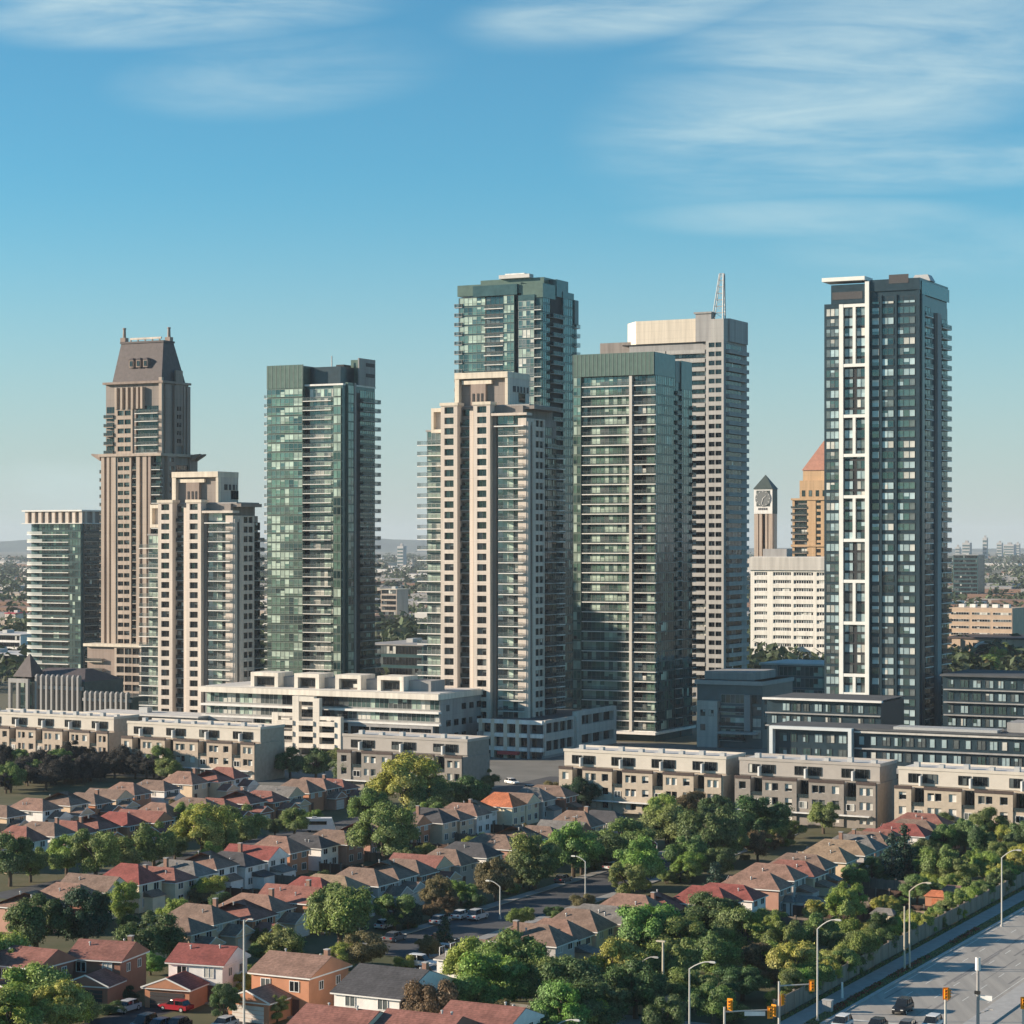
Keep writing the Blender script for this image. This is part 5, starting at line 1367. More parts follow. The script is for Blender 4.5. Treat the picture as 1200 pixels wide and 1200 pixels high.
# bottom left
for q in [(42,1148,50,'l'),(4,1125,40,'y'),(74,1178,34,'y'),(10,1180,40,'l'),(70,1130,26,'g'),(42,1072,44,'d'),(100,1078,36,'b'),(140,1062,20,'g','tall'),(178,1092,36,'b'),(176,1122,19,'l'),(205,1090,24,'d'),(232,1082,18,'y','tall'),(258,1092,14,'o'),
          (125,1160,14,'b','bush'),(132,1180,16,'d','bush'),(100,1185,26,'y','bush'),(262,1178,17,'d','tall'),(258,1150,13,'g','tall'),(300,1140,16,'y','bush'),
          (325,1180,13,'g','tall'),(12,1008,28,'d'),(36,1012,20,'g'),(78,1000,26,'g'),(112,1000,30,'d'),(145,995,26,'g'),(180,987,28,'d'),(205,990,18,'b'),(238,966,36,'y'),(215,958,20,'l'),(280,966,28,'d'),(262,985,18,'g'),
          (222,1032,22,'y'),(198,1042,14,'o'),(170,1050,12,'g','bush'),(120,1030,10,'g','bush'),(345,962,18,'g'),(322,968,12,'d'),(450,978,36,'g'),(476,916,40,'g'),(432,945,24,'d'),(505,935,25,'d'),(548,922,30,'d'),(568,912,16,'d'),(520,955,20,'g'),
          (408,900,22,'d'),(370,893,20,'d'),(340,890,20,'d'),(430,905,18,'d'),(322,885,12,'d'),(395,880,12,'g'),(300,880,10,'g'),
          (398,1068,46,'d'),(375,1055,30,'g'),(330,1100,30,'d'),(310,1108,18,'g'),(425,1110,26,'o'),(400,1118,20,'y'),(462,1062,26,'d'),(478,1070,18,'b'),(512,1050,20,'o'),(540,1042,18,'l'),(470,1105,14,'o'),(475,1128,13,'y','bush'),
          (505,1180,34,'o'),(480,1190,18,'g','bush'),(522,1095,14,'b','cone'),(572,1060,16,'o'),
          # centre and right
          (610,1032,24,'o'),(640,1008,32,'g'),(625,1020,22,'d'),(672,995,30,'g'),(700,1000,24,'d'),(642,1052,14,'o','bush'),(604,1060,14,'d','bush'),(620,1065,12,'d','bush'),(720,985,32,'d'),(745,1008,32,'g'),(735,1030,24,'d'),(765,975,34,'g'),(778,991,11,'r'),(795,960,32,'d'),
          (805,1000,26,'g'),(830,978,34,'d'),(860,950,36,'b'),(880,955,20,'b'),(840,945,22,'d'),(815,940,20,'o'),(775,950,20,'g'),(850,985,24,'d'),(808,1012,20,'l'),(840,1008,22,'d'),(755,935,14,'g'),(680,925,24,'b'),(650,925,16,'o'),
          (888,990,18,'o'),(908,975,17,'g'),(930,968,13,'d'),(965,955,20,'g'),(975,948,14,'d'),(1003,948,8,'y'),(1098,945,20,'g','tall'),
          (575,1140,48,'g'),(600,1125,44,'g'),(555,1128,32,'y'),(640,1140,44,'d'),(668,1152,44,'b'),(700,1170,40,'d'),(720,1130,36,'g'),(745,1150,40,'d'),(660,1182,34,'l'),(690,1186,26,'y'),(625,1195,34,'d'),(590,1190,20,'o'),
          (765,1080,40,'g'),(748,1098,24,'y'),(800,1092,34,'g'),(825,1062,34,'d'),(845,1072,28,'d'),(845,1040,18,'b','cone'),(835,1110,36,'d'),(790,1130,32,'d'),(810,1150,30,'g'),(780,1190,30,'d'),(835,1175,26,'g'),(870,1090,30,'d'),
          (900,1075,24,'g'),(875,1070,14,'p'),(890,1120,24,'o'),(870,1140,30,'d'),(905,1118,22,'l'),(930,1128,30,'y'),(920,1100,26,'g'),(950,1135,26,'g'),(955,1092,24,'d'),(985,1120,24,'g'),(992,1070,24,'l','tall'),(1010,1105,26,'g'),(1025,1125,20,'y'),(965,1150,20,'g'),
          (1035,1088,18,'d'),(985,1100,16,'o'),(900,1145,14,'o','bush'),(860,1185,22,'g','bush'),(1055,1075,12,'g','bush'),(1070,1085,14,'y','bush'),
          (1000,1022,18,'g'),(1022,1018,16,'b'),(1045,1012,16,'b','cone'),(1060,1000,16,'b','cone'),(1040,1030,12,'d','bush'),(1085,990,22,'d'),(1105,980,20,'g'),(1100,1010,24,'d'),(1120,1018,20,'g'),(1130,975,22,'d'),(1150,985,20,'b'),(1155,1008,22,'g'),(1165,1020,18,'y'),(1178,992,20,'d'),(1180,975,18,'g'),(1195,1000,18,'g'),
          (1140,1042,18,'g','bush'),(1120,1050,14,'d','bush'),(1165,1040,16,'d','bush'),(1090,1030,14,'y','bush'),(1200,980,22,'d'),(1190,1025,14,'g','bush'),(1178,988,8,'r'),(1110,960,18,'d'),(1160,965,20,'g')]:
    tree(*q)
for q in range(44): tree(q * 4.6 + R.uniform(-4, 4), 892 + R.uniform(-8, max(6, 24 - q * .6)), R.uniform(13, 19), R.choice('ppppd'))
for q in range(12): tree(1125 + R.uniform(-8, 80), 772 + R.uniform(-7, 10), R.uniform(9, 14), R.choice('ygod'))
# garden trees and shrubs between the rows
for (s0, s1, t0, t1, n, cs) in ((330, 430, -290, -286, 10, 'dgo'), (300, 440, -207, -201, 22, 'gdoy'), (300, 430, -176, -173, 14, 'dgo'), (300, 430, -158, -154, 14, 'dgo'), (290, 420, -122, -103, 30, 'gdyl'), (275, 440, -102, -100.6, 40, 'gydl'), (330, 470, -256.5, -254.5, 8, 'dg'), (320, 470, -242, -239, 10, 'dg'), (330, 440, -104, -101, 16, 'gyd')):
    for _ in range(n):
        s, t = R.uniform(s0, s1), R.uniform(t0, t1); X, Y = G.xy(s, t); u = 600 + FOC * X / Y
        if -20 < u < 1220: TREES.append([s, t, R.uniform(1.2, 2.6), R.choice(cs), R.choice(['bush', 'broad', 'broad']), u])
# a trunk never stands inside a house or on the carriageway
for T in TREES:
    for _ in range(4):
        for (hs, ht, ha, hb, h) in HOUSES:
            ds, dt = T[0] - hs, T[1] - ht
            if abs(ds) < hb and abs(dt) < ha:
                if ha - abs(dt) < 4 or True: T[1] = ht + math.copysign(ha + .3, dt if abs(dt) > .2 else 1)
    if -172 < T[1] < -159.5 and T[0] < 440 and T[0] > 284: T[1] = -173.9 if T[1] < -166 else -158.6
    if T[1] > -99.9 and 250 < T[0] < 700: T[1] = -100.4 - .4 * T[2]
def cluster(T):
    s, t = T[0], T[1]
    if s > 520: return 'by the tan office building'
    if s < 262: return 'among the bottom edge houses'
    if t < -312: return 'in the dusky townhouse grove'
    if t < -256: return 'between the rear house rows'
    if t < -234: return 'on the far side street'
    if t < -178: return 'between the middle house rows'
    if t < -148: return 'along the parked-car street'
    if t < -124: return 'around the sawtooth house row'
    return 'behind the roadside fence'
cl = {}
for T in TREES: T[5] = 600 + FOC * G.xy(T[0], T[1])[0] / G.xy(T[0], T[1])[1]; cl.setdefault((cluster(T), T[4] == 'bush'), []).append(T)
nt_ = 0
for (ph, bush), lst in cl.items():
    lst.sort(key=lambda T: T[5])
    for i, (s, t, rm, c, kind, u) in enumerate(lst):
        X, Y = G.xy(s, t); noun = 'shrub' if bush else ('conifer' if kind == 'cone' else 'tree')
        sz = 'large ' if rm > 4.2 else ('small ' if rm < 2.2 else '')
        if not bush and kind != 'cone': c = {'d': R.choice('dddgg'), 'g': R.choice('ggggly'), 'b': R.choice('bbd')}.get(c, c)
        nm = {'shrub': 'shrub', 'conifer': 'conifer_tree', 'tree': 'leafy_tree'}[noun]
        o = thing(nm, f"{sz if i < 20 else ''}{CN[c]} {noun}, {ordinal(i + 1)} from left {ph}", noun if noun == 'shrub' else 'tree', (X, Y, 0), R.uniform(0, 6.28), 'shrubs of the suburb' if bush else 'trees of the suburb')
        cm, tm = crown(kind, nt_ % 7 if kind == 'broad' else nt_ % 3); nt_ += 1
        k = link('crown', cm, o); slot(k, LEAF[c]); tk = link('trunk', tm, o)
        zs = rm * R.uniform(.8, 1.18)
        ex = R.uniform(.9, 1.12)
        for q in (k, tk): q.scale = (rm * ex, rm / ex, zs)

# ------------------------------------------------------------------ vehicles
carp = {k: mat('car_' + k, c, .25, 0, spec=.5) for k, c in dict(white=(.72, .72, .71), silver=(.45, .46, .47), black=(.015, .016, .018), grey=(.13, .135, .14), red=(.30, .02, .03), blue=(.03, .06, .12)).items()}
tyre = mat('tyre_rubber', (.02, .02, .02), .9, 0); lampw = mat('lamp_lens', (.7, .7, .66), .2, 0, spec=.5); lampr = mat('tail_lens', (.35, .02, .02), .2, 0, spec=.5)
CM = {}
def car_meshes(kind):
    if kind in CM: return CM[kind]
    L_, h, suv = 2.3, 1.45, kind == 'suv'
    if suv: h = 1.75
    def loft(b, secs, m):
        for (x0, y0, za0, zb0), (x1, y1, za1, zb1) in zip(secs, secs[1:]):
            A = [(x0, -y0, za0), (x0, y0, za0), (x0, y0 * .97, zb0), (x0, -y0 * .97, zb0)]; B = [(x1, -y1, za1), (x1, y1, za1), (x1, y1 * .97, zb1), (x1, -y1 * .97, zb1)]
            for k in range(4): b.quad(A[k], A[(k + 1) % 4], B[(k + 1) % 4], B[k], m)
        for (x, y, za, zb), fl in ((secs[0], 0), (secs[-1], 1)):
            P = [(x, -y, za), (x, y, za), (x, y * .97, zb), (x, -y * .97, zb)]; b.poly(P if fl else P[::-1], m)
    b = MB(); bl = .95 if suv else .85
    loft(b, [(-L_, .78, .45, .8), (-L_ + .15, .86, .3, bl), (-1.3, .9, .28, bl + .03), (.9, .9, .28, bl + .02), (1.9, .86, .3, bl - .12), (L_, .74, .4, .66)], dummy)
    tail = -2.05 if suv else -1.75
    loft(b, [(tail + .3, .6, h - .06, h - .02), (tail + .75, .66, h - .05, h), (.1, .66, h - .05, h), (.42, .6, h - .08, h - .04)], dummy)
    for x, tz in ((-.35, 0), ): 
        for sgn in (-1, 1): b.box(x - .05, x + .05, sgn * .8 - .04, sgn * .8 + .04, bl, h - .08, dummy)
    g = MB(); loft(g, [(tail, .82, bl - .02, bl + .02), (tail + .32, .66, bl - .02, h - .062), (.4, .66, bl - .02, h - .085), (1.05, .8, bl - .03, bl + .01)], g_dark)
    wh = MB(); wh.tube((0, -.1, 0), (0, .1, 0), .33, .33, tyre, 14); rim = MB(); rim.tube((0, -.112, 0), (0, .112, 0), .2, .2, metal, 10)
    hl = MB(); hl.box(-.06, .05, -.17, .17, -.07, .08, lampw); tl = MB(); tl.box(-.04, .05, -.16, .16, -.1, .12, lampr)
    CM[kind] = (b.mesh('body'), g.mesh('window'), wh.mesh('wheel'), rim.mesh('rim'), hl.mesh('headlight'), tl.mesh('taillight'))
    return CM[kind]
def car(u, v, col, label, head=0, kind='sedan', z=.03, name='parked_car', group='parked cars'):
    X, Y = at(u, v, .6)
    o = thing(name, label, 'car', (X, Y, z), rad(-27 + head), group)
    bd, gl, wh, rim, hl, tl = car_meshes(kind)
    k = link('body', bd, o); slot(k, carp[col]); link('window', gl, o)
    for x in (-1.4, 1.42):
        for y in (-.8, .8): q = link('wheel', wh, o, (x, y, .33)); link('rim', rim, q)
    for y in (-.55, .55): link('headlight', hl, o, (2.24, y, .68)); link('taillight', tl, o, (-2.28, y, .72))
ST = 'in the street of parked cars'
for a in [(516,1078,'silver','silver car at the far end of the kerbside pair left of the street lamp',90),(541,1072,'white','white car parked behind the silver one, left of the left-armed street lamp',90),(560,1073,'silver','light silver car nearest the left-armed street lamp in the street',90,'suv'),
          (452,1083,'white','white car half under the dark trees left of the car street',90),(463,1098,'grey','grey car at the left end of the car street under the olive tree',90),(524,1113,'white','white car beside the small grey-roofed white house',0),
          (494,1128,'white','white car on the drive behind the dark-roofed white house, upper one',0,'suv'),(503,1138,'silver','silver car on the drive behind the dark-roofed white house, lower one',0),(520,1100,'black','black car in front of the blue-green conifer by the car street',0),
          (884,973,'white','white car showing through the trees above the sawtooth row',90),(660,1030,'grey','grey car under the trees left of the tall street lamp',90),(716,1015,'white','white car under the trees right of the tall street lamp',90),
          (148,1180,'silver','silver car parked beside the dark garage at the bottom left',-90),(206,1179,'red','dark red car before the brick gabled garage',180),(168,1200,'black','black car at the bottom edge, left one of three dark cars',-90,'suv'),(186,1202,'blue','dark blue car at the bottom edge, middle one of three dark cars',-90),(207,1201,'black','black car at the bottom edge, right one of three dark cars',-90),
          (282,1184,'white','white car by the thin tall pole at the bottom edge',-90,'suv'),(262,1200,'silver','silver car at the bottom edge left of the thin tall pole',-90),(352,1199,'white','white car at the bottom edge before the orange brick house',-90),
          (30,902,'silver','pale car beside the dusky grove at the left picture edge',90),(600,916,'white','white car at the foot of the banded podium',-30),(622,924,'silver','silver car at the foot of the banded podium, lower one',-30)]:
    car(*a)
for a in [(1058,1181,'black','black car driving alone on the main road',-90,'suv'),(986,1201,'white','white car at the bottom edge of the main road, nearest the kerb',-90,'suv'),(1027,1202,'black','black car at the bottom edge of the main road, left of the lone black one',-90),
          (1062,1204,'grey','dark grey car at the bottom edge straight below the lone black car',-90),(1092,1201,'white','white car at the bottom edge beside the yellow signal on the median',-90,'suv')]:
    car(*a, name='car', group='cars on the main road')
def camper():
    X, Y = at(374, 968, 1.2); t = thing('camper_van', 'long white camper van parked between the middle rows left of the round green tree', 'camper van', (X, Y, .02), rad(-27 + 90 - 60))
    b = MB(); b.prism([(-3.4, -1.15), (3.4, -1.15), (3.4, 1.15), (-3.4, 1.15)], .5, 2.9, trimw, [(-3.3, -1.1), (2.6, -1.1), (2.6, 1.1), (-3.3, 1.1)]); b.build('body', t)
    b = MB(); b.box(-2, 1.6, -1.19, -1.14, 1.6, 2.3, g_dark); b.build('window', t)
    b = MB(); b.box(-1.5, -.5, -.5, .5, 2.901, 3.15, metal); b.build('roof_vent', t)
    for x in (-2, 2.1):
        for y in (-1, 1): w_ = MB(); w_.tube((x, y - .12, .4), (x, y + .12, .4), .4, .4, tyre, 12); w_.build('wheel', t)
camper()

# ------------------------------------------------------------------ street lamps, signals, poles
pol = mat('pole_galvanised', (.46, .45, .41), .55, .08, 2, spec=.4); polc = mat('pole_concrete', (.50, .44, .34), .85, .1, 2); lensm = mat('lamp_glass', (.6, .6, .55), .3, 0)
yel = mat('signal_yellow', (.78, .30, .02), .5, .05, 2); blk = mat('signal_black', (.02, .02, .02), .5, 0)
def lamp(u, vb, vt, du, label, arm=2.2, rise=.9, mt=None, r=.13):
    Y = FOC * EYE / (vb - HZ); X = (u - 600) / FOC * Y; zt = EYE - (vt - HZ) * Y / FOC
    t = thing('street_lamp', label, 'street lamp', (X, Y, 0), 0 if du > 0 else math.pi, 'street lamps'); m = mt or pol
    t.rotation_euler = (0, 0, rad(-27) + (0 if du > 0 else math.pi))
    b = MB(); b.tube((0, 0, 0), (0, 0, .35), r * 1.9, r * 1.6, kerbm, 10); b.tube((0, 0, .35), (0, 0, zt - rise), r, r * .72, m, 10); b.build('pole', t)
    b = MB(); pts = [(0, 0, zt - rise - .05)] + [(arm * q, 0, zt - rise + rise * math.sin(q * math.pi / 2)) for q in (.25, .5, .75, 1)]
    for p, q in zip(pts, pts[1:]): b.tube(p, q, r * .6, r * .5, m, 7)
    b.build('arm', t)
    b = MB(); b.prism([(arm - .1, -.17), (arm + .75, -.12), (arm + .75, .12), (arm - .1, .17)], zt - .08, zt + .1, m, [(arm, -.1), (arm + .6, -.07), (arm + .6, .07), (arm, .1)]); b.box(arm + .05, arm + .6, -.1, .1, zt - .14, zt - .081, lensm)
    b.build('lamp_head', t)
lamp(958, 1197, 1076, 1, 'street lamp right of the traffic signal mast at the road corner', 2.4, 1.3)
lamp(1066, 1136, 1033, 1, 'street lamp by the paired thin post on the roadside verge', 2.4, 1.3, polc)
lamp(1174, 1086, 995, 1, 'farthest street lamp on the main road near the right edge', 2.4, 1.3)
lamp(808, 1232, 1125, 1, 'street lamp before the trees at the bottom, its arm to the right', 2.6, 1.0)
lamp(586, 1077, 1033, -1, 'left-armed street lamp beside the street of parked cars, centre', 1.9, .8)
lamp(686, 1059, 1004, -1, 'tall left-armed street lamp right of centre in the car street', 1.9, .8)
lamp(421, 1118, 1071, -1, 'left-armed street lamp between dark trees left of centre', 1.9, .8)
lamp(770, 1016, 984, -1, 'left-armed street lamp among the trees above the red sawtooth roofs', 1.7, .7)
lamp(53, 912, 898, -1, 'small street lamp in front of the dusky grove at the left', 1.7, .6)
lamp(750, 1180, 1120, 1, 'dark street lamp half hidden between the centre trees', 1.9, 1.0, concg)
lamp(653, 1245, 1193, 1, 'street lamp whose white arm just shows at the bottom edge', 2.2, .7)
def post(name, u, vb, vt, label, cat, r=.12, m=None, head=None, group=None):
    Y = FOC * EYE / (vb - HZ); X = (u - 600) / FOC * Y; zt = EYE - (vt - HZ) * Y / FOC
    t = thing(name, label, cat, (X, Y, 0), rad(-27), group)
    b = MB(); b.tube((0, 0, 0), (0, 0, zt), r * 1.15, r * .8, m or pol, 10); b.tube((0, 0, 0), (0, 0, .3), r * 1.8, r * 1.6, kerbm, 10); b.build('pole', t)
    return t, zt
post('post', 1060, 1138, 1062, 'thin straight post standing just left of the paired street lamp', 'post', .13, polc)
t, z = post('utility_pole', 286, 1225, 1078, 'thin tall grey pole with a short arm at the bottom left', 'pole', .14)
b = MB(); b.tube((0, 0, z - .3), (.7, 0, z + .15), .06, .05, pol, 6); b.box(.6, 1.3, -.1, .1, z + .08, z + .22, pol); b.build('arm', t)
t, z = post('utility_pole', 777, 1188, 1104, 'yellowish wooden pole with a flat lamp on top among the bottom trees', 'pole', .17, polc)
b = MB(); b.box(-.9, .3, -.15, .15, z, z + .18, polc); b.build('lamp_head', t)
t, z = post('utility_pole', 1146, 1232, 1122, 'grey pole with small sign boards on the median, bottom right', 'pole', .19, concg)
b = MB(); b.tube((0, 0, z - 1.5), (0, 0, z), .32, .3, slabm, 10); b.build('cap', t)
b = MB(); b.box(.2, 1.7, -.05, .05, z - 5.0, z - 4.4, white); b.build('sign_board', t)
b = MB(); b.tube((-.1, 0, z - 6.7), (1.5, 0, z - 6.0), .07, .06, concg, 6); b.box(1.3, 1.9, -.12, .12, z - 6.05, z - 5.9, concg); b.build('arm', t)
b = MB(); b.box(-.35, .35, -.3, -.17, z - 4.3, z - 3.9, blk); b.build('control_box', t)
post('marker_post', 987, 1172, 1151, 'short white marker post on the roadside path', 'post', .16, white)
def cabinet():
    X, Y = at(970, 1186); t = thing('utility_cabinet', 'grey utility cabinet beside the corner street lamp', 'cabinet', (X, Y, 0), rad(-27))
    b = MB(); b.box(-.6, .6, -.35, .35, .12, 1.5, metal); b.box(-.68, .68, -.42, .42, 1.501, 1.6, metal); b.build('case', t)
    b = MB(); b.box(-.7, .7, -.45, .45, 0, .119, kerbm); b.build('plinth', t)
    b = MB(); b.box(-.55, -.02, -.372, -.351, .2, 1.42, concg); b.build('door', t)
    b = MB(); b.box(.02, .55, -.372, -.351, .2, 1.42, concg); b.build('door', t)
cabinet()
def signal_head(t, x, y, z, rz, back=False):
    b = MB(); b.box(-.17, .17, -.12, .12, -.55, .55, yel); b.box(-.34, .34, .121, .15, -.72, .72, yel); h = link('signal_head', b.mesh('signal_head'), t, (x, y, z), rz)
    for k, c in enumerate(((.12, .01, .01), (.12, .07, .01), (.01, .10, .06))):
        l = MB(); l.tube((0, -.121, .36 - .36 * k), (0, -.15, .36 - .36 * k), .11, .11, mat('signal_lens_' + ('red', 'amber', 'green')[k], c, .3, 0, spec=.5), 12); link('signal_lens', l.mesh('signal_lens'), h)
        v = MB(); v.box(-.13, .13, -.32, -.122, .48 - .36 * k, .5 - .36 * k, yel); link('visor', v.mesh('visor'), h)
def signal(u, vb, vt, label, armlen, heads, sign=None):
    Y = FOC * EYE / (vb - HZ); X = (u - 600) / FOC * Y; zt = EYE - (vt - HZ) * Y / FOC
    t = thing('traffic_signal', label, 'traffic signal', (X, Y, 0), 0, 'traffic signals at the road corner')
    b = MB(); b.tube((0, 0, 0), (0, 0, zt), .17, .13, pol, 10); b.tube((0, 0, 0), (0, 0, .4), .3, .26, kerbm, 10); b.build('pole', t)
    if armlen:
        b = MB(); b.tube((0, 0, zt - .55), (armlen, 0, zt - .35), .1, .07, pol, 8); b.build('mast_arm', t)
    for (x, dz, rz) in heads: signal_head(t, x, -.28 if abs(x) < .6 else -.25, zt + dz, rz)
    if sign: b = MB(); b.box(sign[0], sign[1], -.16, -.12, zt + sign[2] - .25, zt + sign[2] + .25, white); b.build('name_plate', t)
signal(913, 1212, 1150, 'yellow traffic signal on a mast arm reaching right toward the corner street lamp', 3.7, [(4.0, -.5, rad(10)), (-.75, -3.5, rad(-40)), (.5, -2.2, rad(60))])
signal(849, 1242, 1180, 'yellow traffic signal whose mast arm carries a white name board, lower left of the other', 5.0, [(5.3, -.6, rad(10)), (.55, .3, rad(-30))], (2.3, 4.7, -.75))
signal(1108, 1232, 1161, 'yellow traffic signal on a short post on the median among the cars', 0, [(0, -.3, rad(5)), (.4, -.35, rad(60))])
signal(1199, 1232, 1172, 'yellow traffic signal cut by the right picture edge', 0, [(0, -.3, rad(5))])

# ------------------------------------------------------------------ fences, beds, sheds
def fence(name, label, s0, s1, t0, t1, h, m, post_m, step, cap=True):
    X, Y = G.xy(s0, t0); o = thing(name, label, 'fence', (X, Y, 0), rad(-27))
    n = max(1, round(math.hypot(s1 - s0, t1 - t0) / step)); dx, dy = (t1 - t0) / n, (s1 - s0) / n
    pnl = MB(); L_ = math.hypot(dx, dy); ux, uy = dx / L_, dy / L_; nx, ny = -uy, ux
    for k in range(n):
        x, y = k * dx, k * dy; a = .06
        hh = h + (.04 if k % 2 else 0)
        pnl.prism([(x + ux * .12 - nx * a, y + uy * .12 - ny * a), (x + dx - ux * .12 - nx * a, y + dy - uy * .12 - ny * a), (x + dx - ux * .12 + nx * a, y + dy - uy * .12 + ny * a), (x + ux * .12 + nx * a, y + uy * .12 + ny * a)], .05, hh, m)
    pnl.build('panel', o)
    pb = MB(); pb.box(-.12, .12, -.12, .12, 0, h + .18, post_m); pb.box(-.16, .16, -.16, .16, h + .181, h + .26, post_m); pm = pb.mesh('post')
    for k in range(n + 1): link('post', pm, o, (k * dx, k * dy, 0))
wallm = mat('fence_precast', (.25, .205, .165), .9, .16, .8, streak=True); wood = mat('fence_wood', (.10, .06, .045), .9, .25, 2, streak=True); wood2 = mat('fence_wood_grey', (.19, .155, .125), .9, .2, 2, streak=True)
fence('sound_fence', 'long buff panelled fence along the path of the main road', 268, 452, -99.6, -99.6, 2.3, wallm, wallm, 3.6)
fence('wood_fence', 'dark brown wooden fence behind the near sawtooth row', 318, 368, -113, -113, 1.8, wood, wood, 2.4)
fence('wood_fence', 'dark wooden side fence running to the road fence, nearer one', 330, 330, -112.8, -100.5, 1.8, wood, wood2, 2.4)
fence('wood_fence', 'dark wooden side fence running to the road fence, farther one', 352, 352, -112.8, -100.5, 1.8, wood, wood2, 2.4)
fence('wood_fence', 'grey wooden garden fence between the two middle rows', 320, 430, -206, -206, 1.8, wood2, wood2, 2.4)
fence('wood_fence', 'grey wooden garden fence behind the red-roofed row', 340, 430, -288.5, -288.5, 1.8, wood2, wood2, 2.4)
def shed(u, v, label, wm, rm, w=3.2, d=2.6, h=2.1):
    X, Y = at(u, v, 1.2); t = thing('garden_shed', label, 'shed', (X, Y, 0), rad(-27), 'garden sheds')
    b = MB(); b.box(-w / 2, w / 2, -d / 2, d / 2, 0, h, wm); b.build('wall', t)
    b = MB(); hip(b, -w / 2 - .25, w / 2 + .25, -d / 2 - .25, d / 2 + .25, h + .004, .9, rm, 'x', .9); b.build('roof', t)
    b = MB(); b.box(-.5, .5, -d / 2 - .04, -d / 2 - .003, .05, 1.8, rm); b.build('door', t)
for (ta, tb, where, ss) in ((-217.5, -206.2, 'behind the long middle row', range(318, 430, 16)), (-205.8, -197.2, 'behind the far parked-car row', range(312, 424, 16)),
                            (-125, -113.2, 'behind the sawtooth roadside row', range(322, 400, 11)), (-298, -288.7, 'behind the rearmost row', range(345, 430, 17))):
    for k, s_ in enumerate(ss):
        fence('wood_fence', f"{('brown', 'grey')[k % 2]} wooden lot fence, {ordinal(k + 1)} from the left {where}", s_, s_, ta, tb, 1.7, (wood, wood2)[k % 2], wood2, 2.4)
shed(921, 1062, 'white garden shed left one of the pale pair behind the sawtooth row', WALL['white'], ROOF['grey']); shed(948, 1063, 'long white garden shed right one of the pale pair behind the sawtooth row', WALL['white'], ROOF['grey'], 4.6)
shed(1098, 1056, 'garden shed with orange roof by the roadside fence, left one', WALL['orange'], ROOF['orange']); shed(1118, 1050, 'garden shed with rust roof by the roadside fence, right one', WALL['beige'], ROOF['rust'], 3.6)
shed(1078, 1078, 'low cream garden shed nearest the fence by the lamp', WALL['cream'], ROOF['tan'], 3.4, 2.4, 1.7); shed(1036, 1072, 'flat cream garden shed right of the bright green tree', WALL['cream'], ROOF['grey'], 3.6, 2.4, 1.4)
shed(766, 1176, 'tan roofed garden shed at the foot of the yellowish pole', WALL['beige'], ROOF['tan'], 4, 3, 1.8)
b = MB(); rr = random.Random(4); fl = leaf_mat('flower_red', (.25, .035, .04)); fg = LEAF['d']
for _ in range(2600):
    s, t = rr.choice(((276, 281), (283, 296), (300, 318), (330, 345))), rr.uniform(-95.2, -94.2); s = rr.uniform(*s)
    X, Y = G.xy(s, t); leafball(b, (X, Y, .25), .2, 1, .12, fl if rr.random() < .6 else fg, rr)
tag(b.build('flower_bed'), kind='stuff')
b = MB()
for _ in range(9000):
    s, t = rr.uniform(262, 470), rr.choice((rr.uniform(-95.3, -93.7), rr.uniform(-99.15, -98.25))); X, Y = G.xy(s, t)
    leafball(b, (X, Y, .13), .1, 1, .1, LEAF['g'] if rr.random() < .6 else LEAF['o'], rr)
tag(b.build('verge_tufts'), kind='stuff')

# ------------------------------------------------------------------ the far plain
rr = random.Random(21)
b = MB(); wd = leaf_mat('leaf_far_wood', (.06, .085, .04), .2)
for _ in range(5200):
    Y = 900 * (8.5 ** (rr.random() ** 1.15)); X = rr.uniform(-.26, .26) * Y
    if Y < 1300 and rr.random() < .6: continue
    r = rr.uniform(4, 8) * (1 + Y / 6000)
    leafball(b, (X, Y, r * .7), r, 22, r * .3, wd, rr, .8)
tag(b.build('far_woods'), kind='stuff')
b = MB(); ms = [mat('far_roof_pale', (.60, .57, .53), .9, 0), mat('far_roof_grey', (.30, .29, .28), .9, 0), mat('far_roof_brown', (.24, .15, .11), .9, 0), mat('far_wall_buff', (.45, .37, .30), .9, 0)]
for _ in range(2600):
    Y = 1500 * (5.5 ** rr.random()); X = rr.uniform(-.26, .26) * Y
    w_, d_, h = rr.uniform(8, 16), rr.uniform(8, 14), rr.uniform(4, 8)
    if rr.random() < .18: w_, d_, h = rr.uniform(30, 120), rr.uniform(20, 60), rr.uniform(6, 12)
    c, s_ = math.cos(rad(-25)), math.sin(rad(-25)); P = [(X + x * c - y * s_, Y + x * s_ + y * c) for x, y in ((-w_ / 2, -d_ / 2), (w_ / 2, -d_ / 2), (w_ / 2, d_ / 2), (-w_ / 2, d_ / 2))]
    m = ms[rr.choices(range(4), [3, 3, 3, 2])[0]]
    b.prism(P, 0, h, m, [(X + (p[0] - X) * .8, Y + (p[1] - Y) * .8) for p in P] if w_ < 17 else None)
tag(b.build('far_suburb'), kind='stuff')
fw = mat('far_tower_wall', (.40, .39, .38), .8, .1, .1)
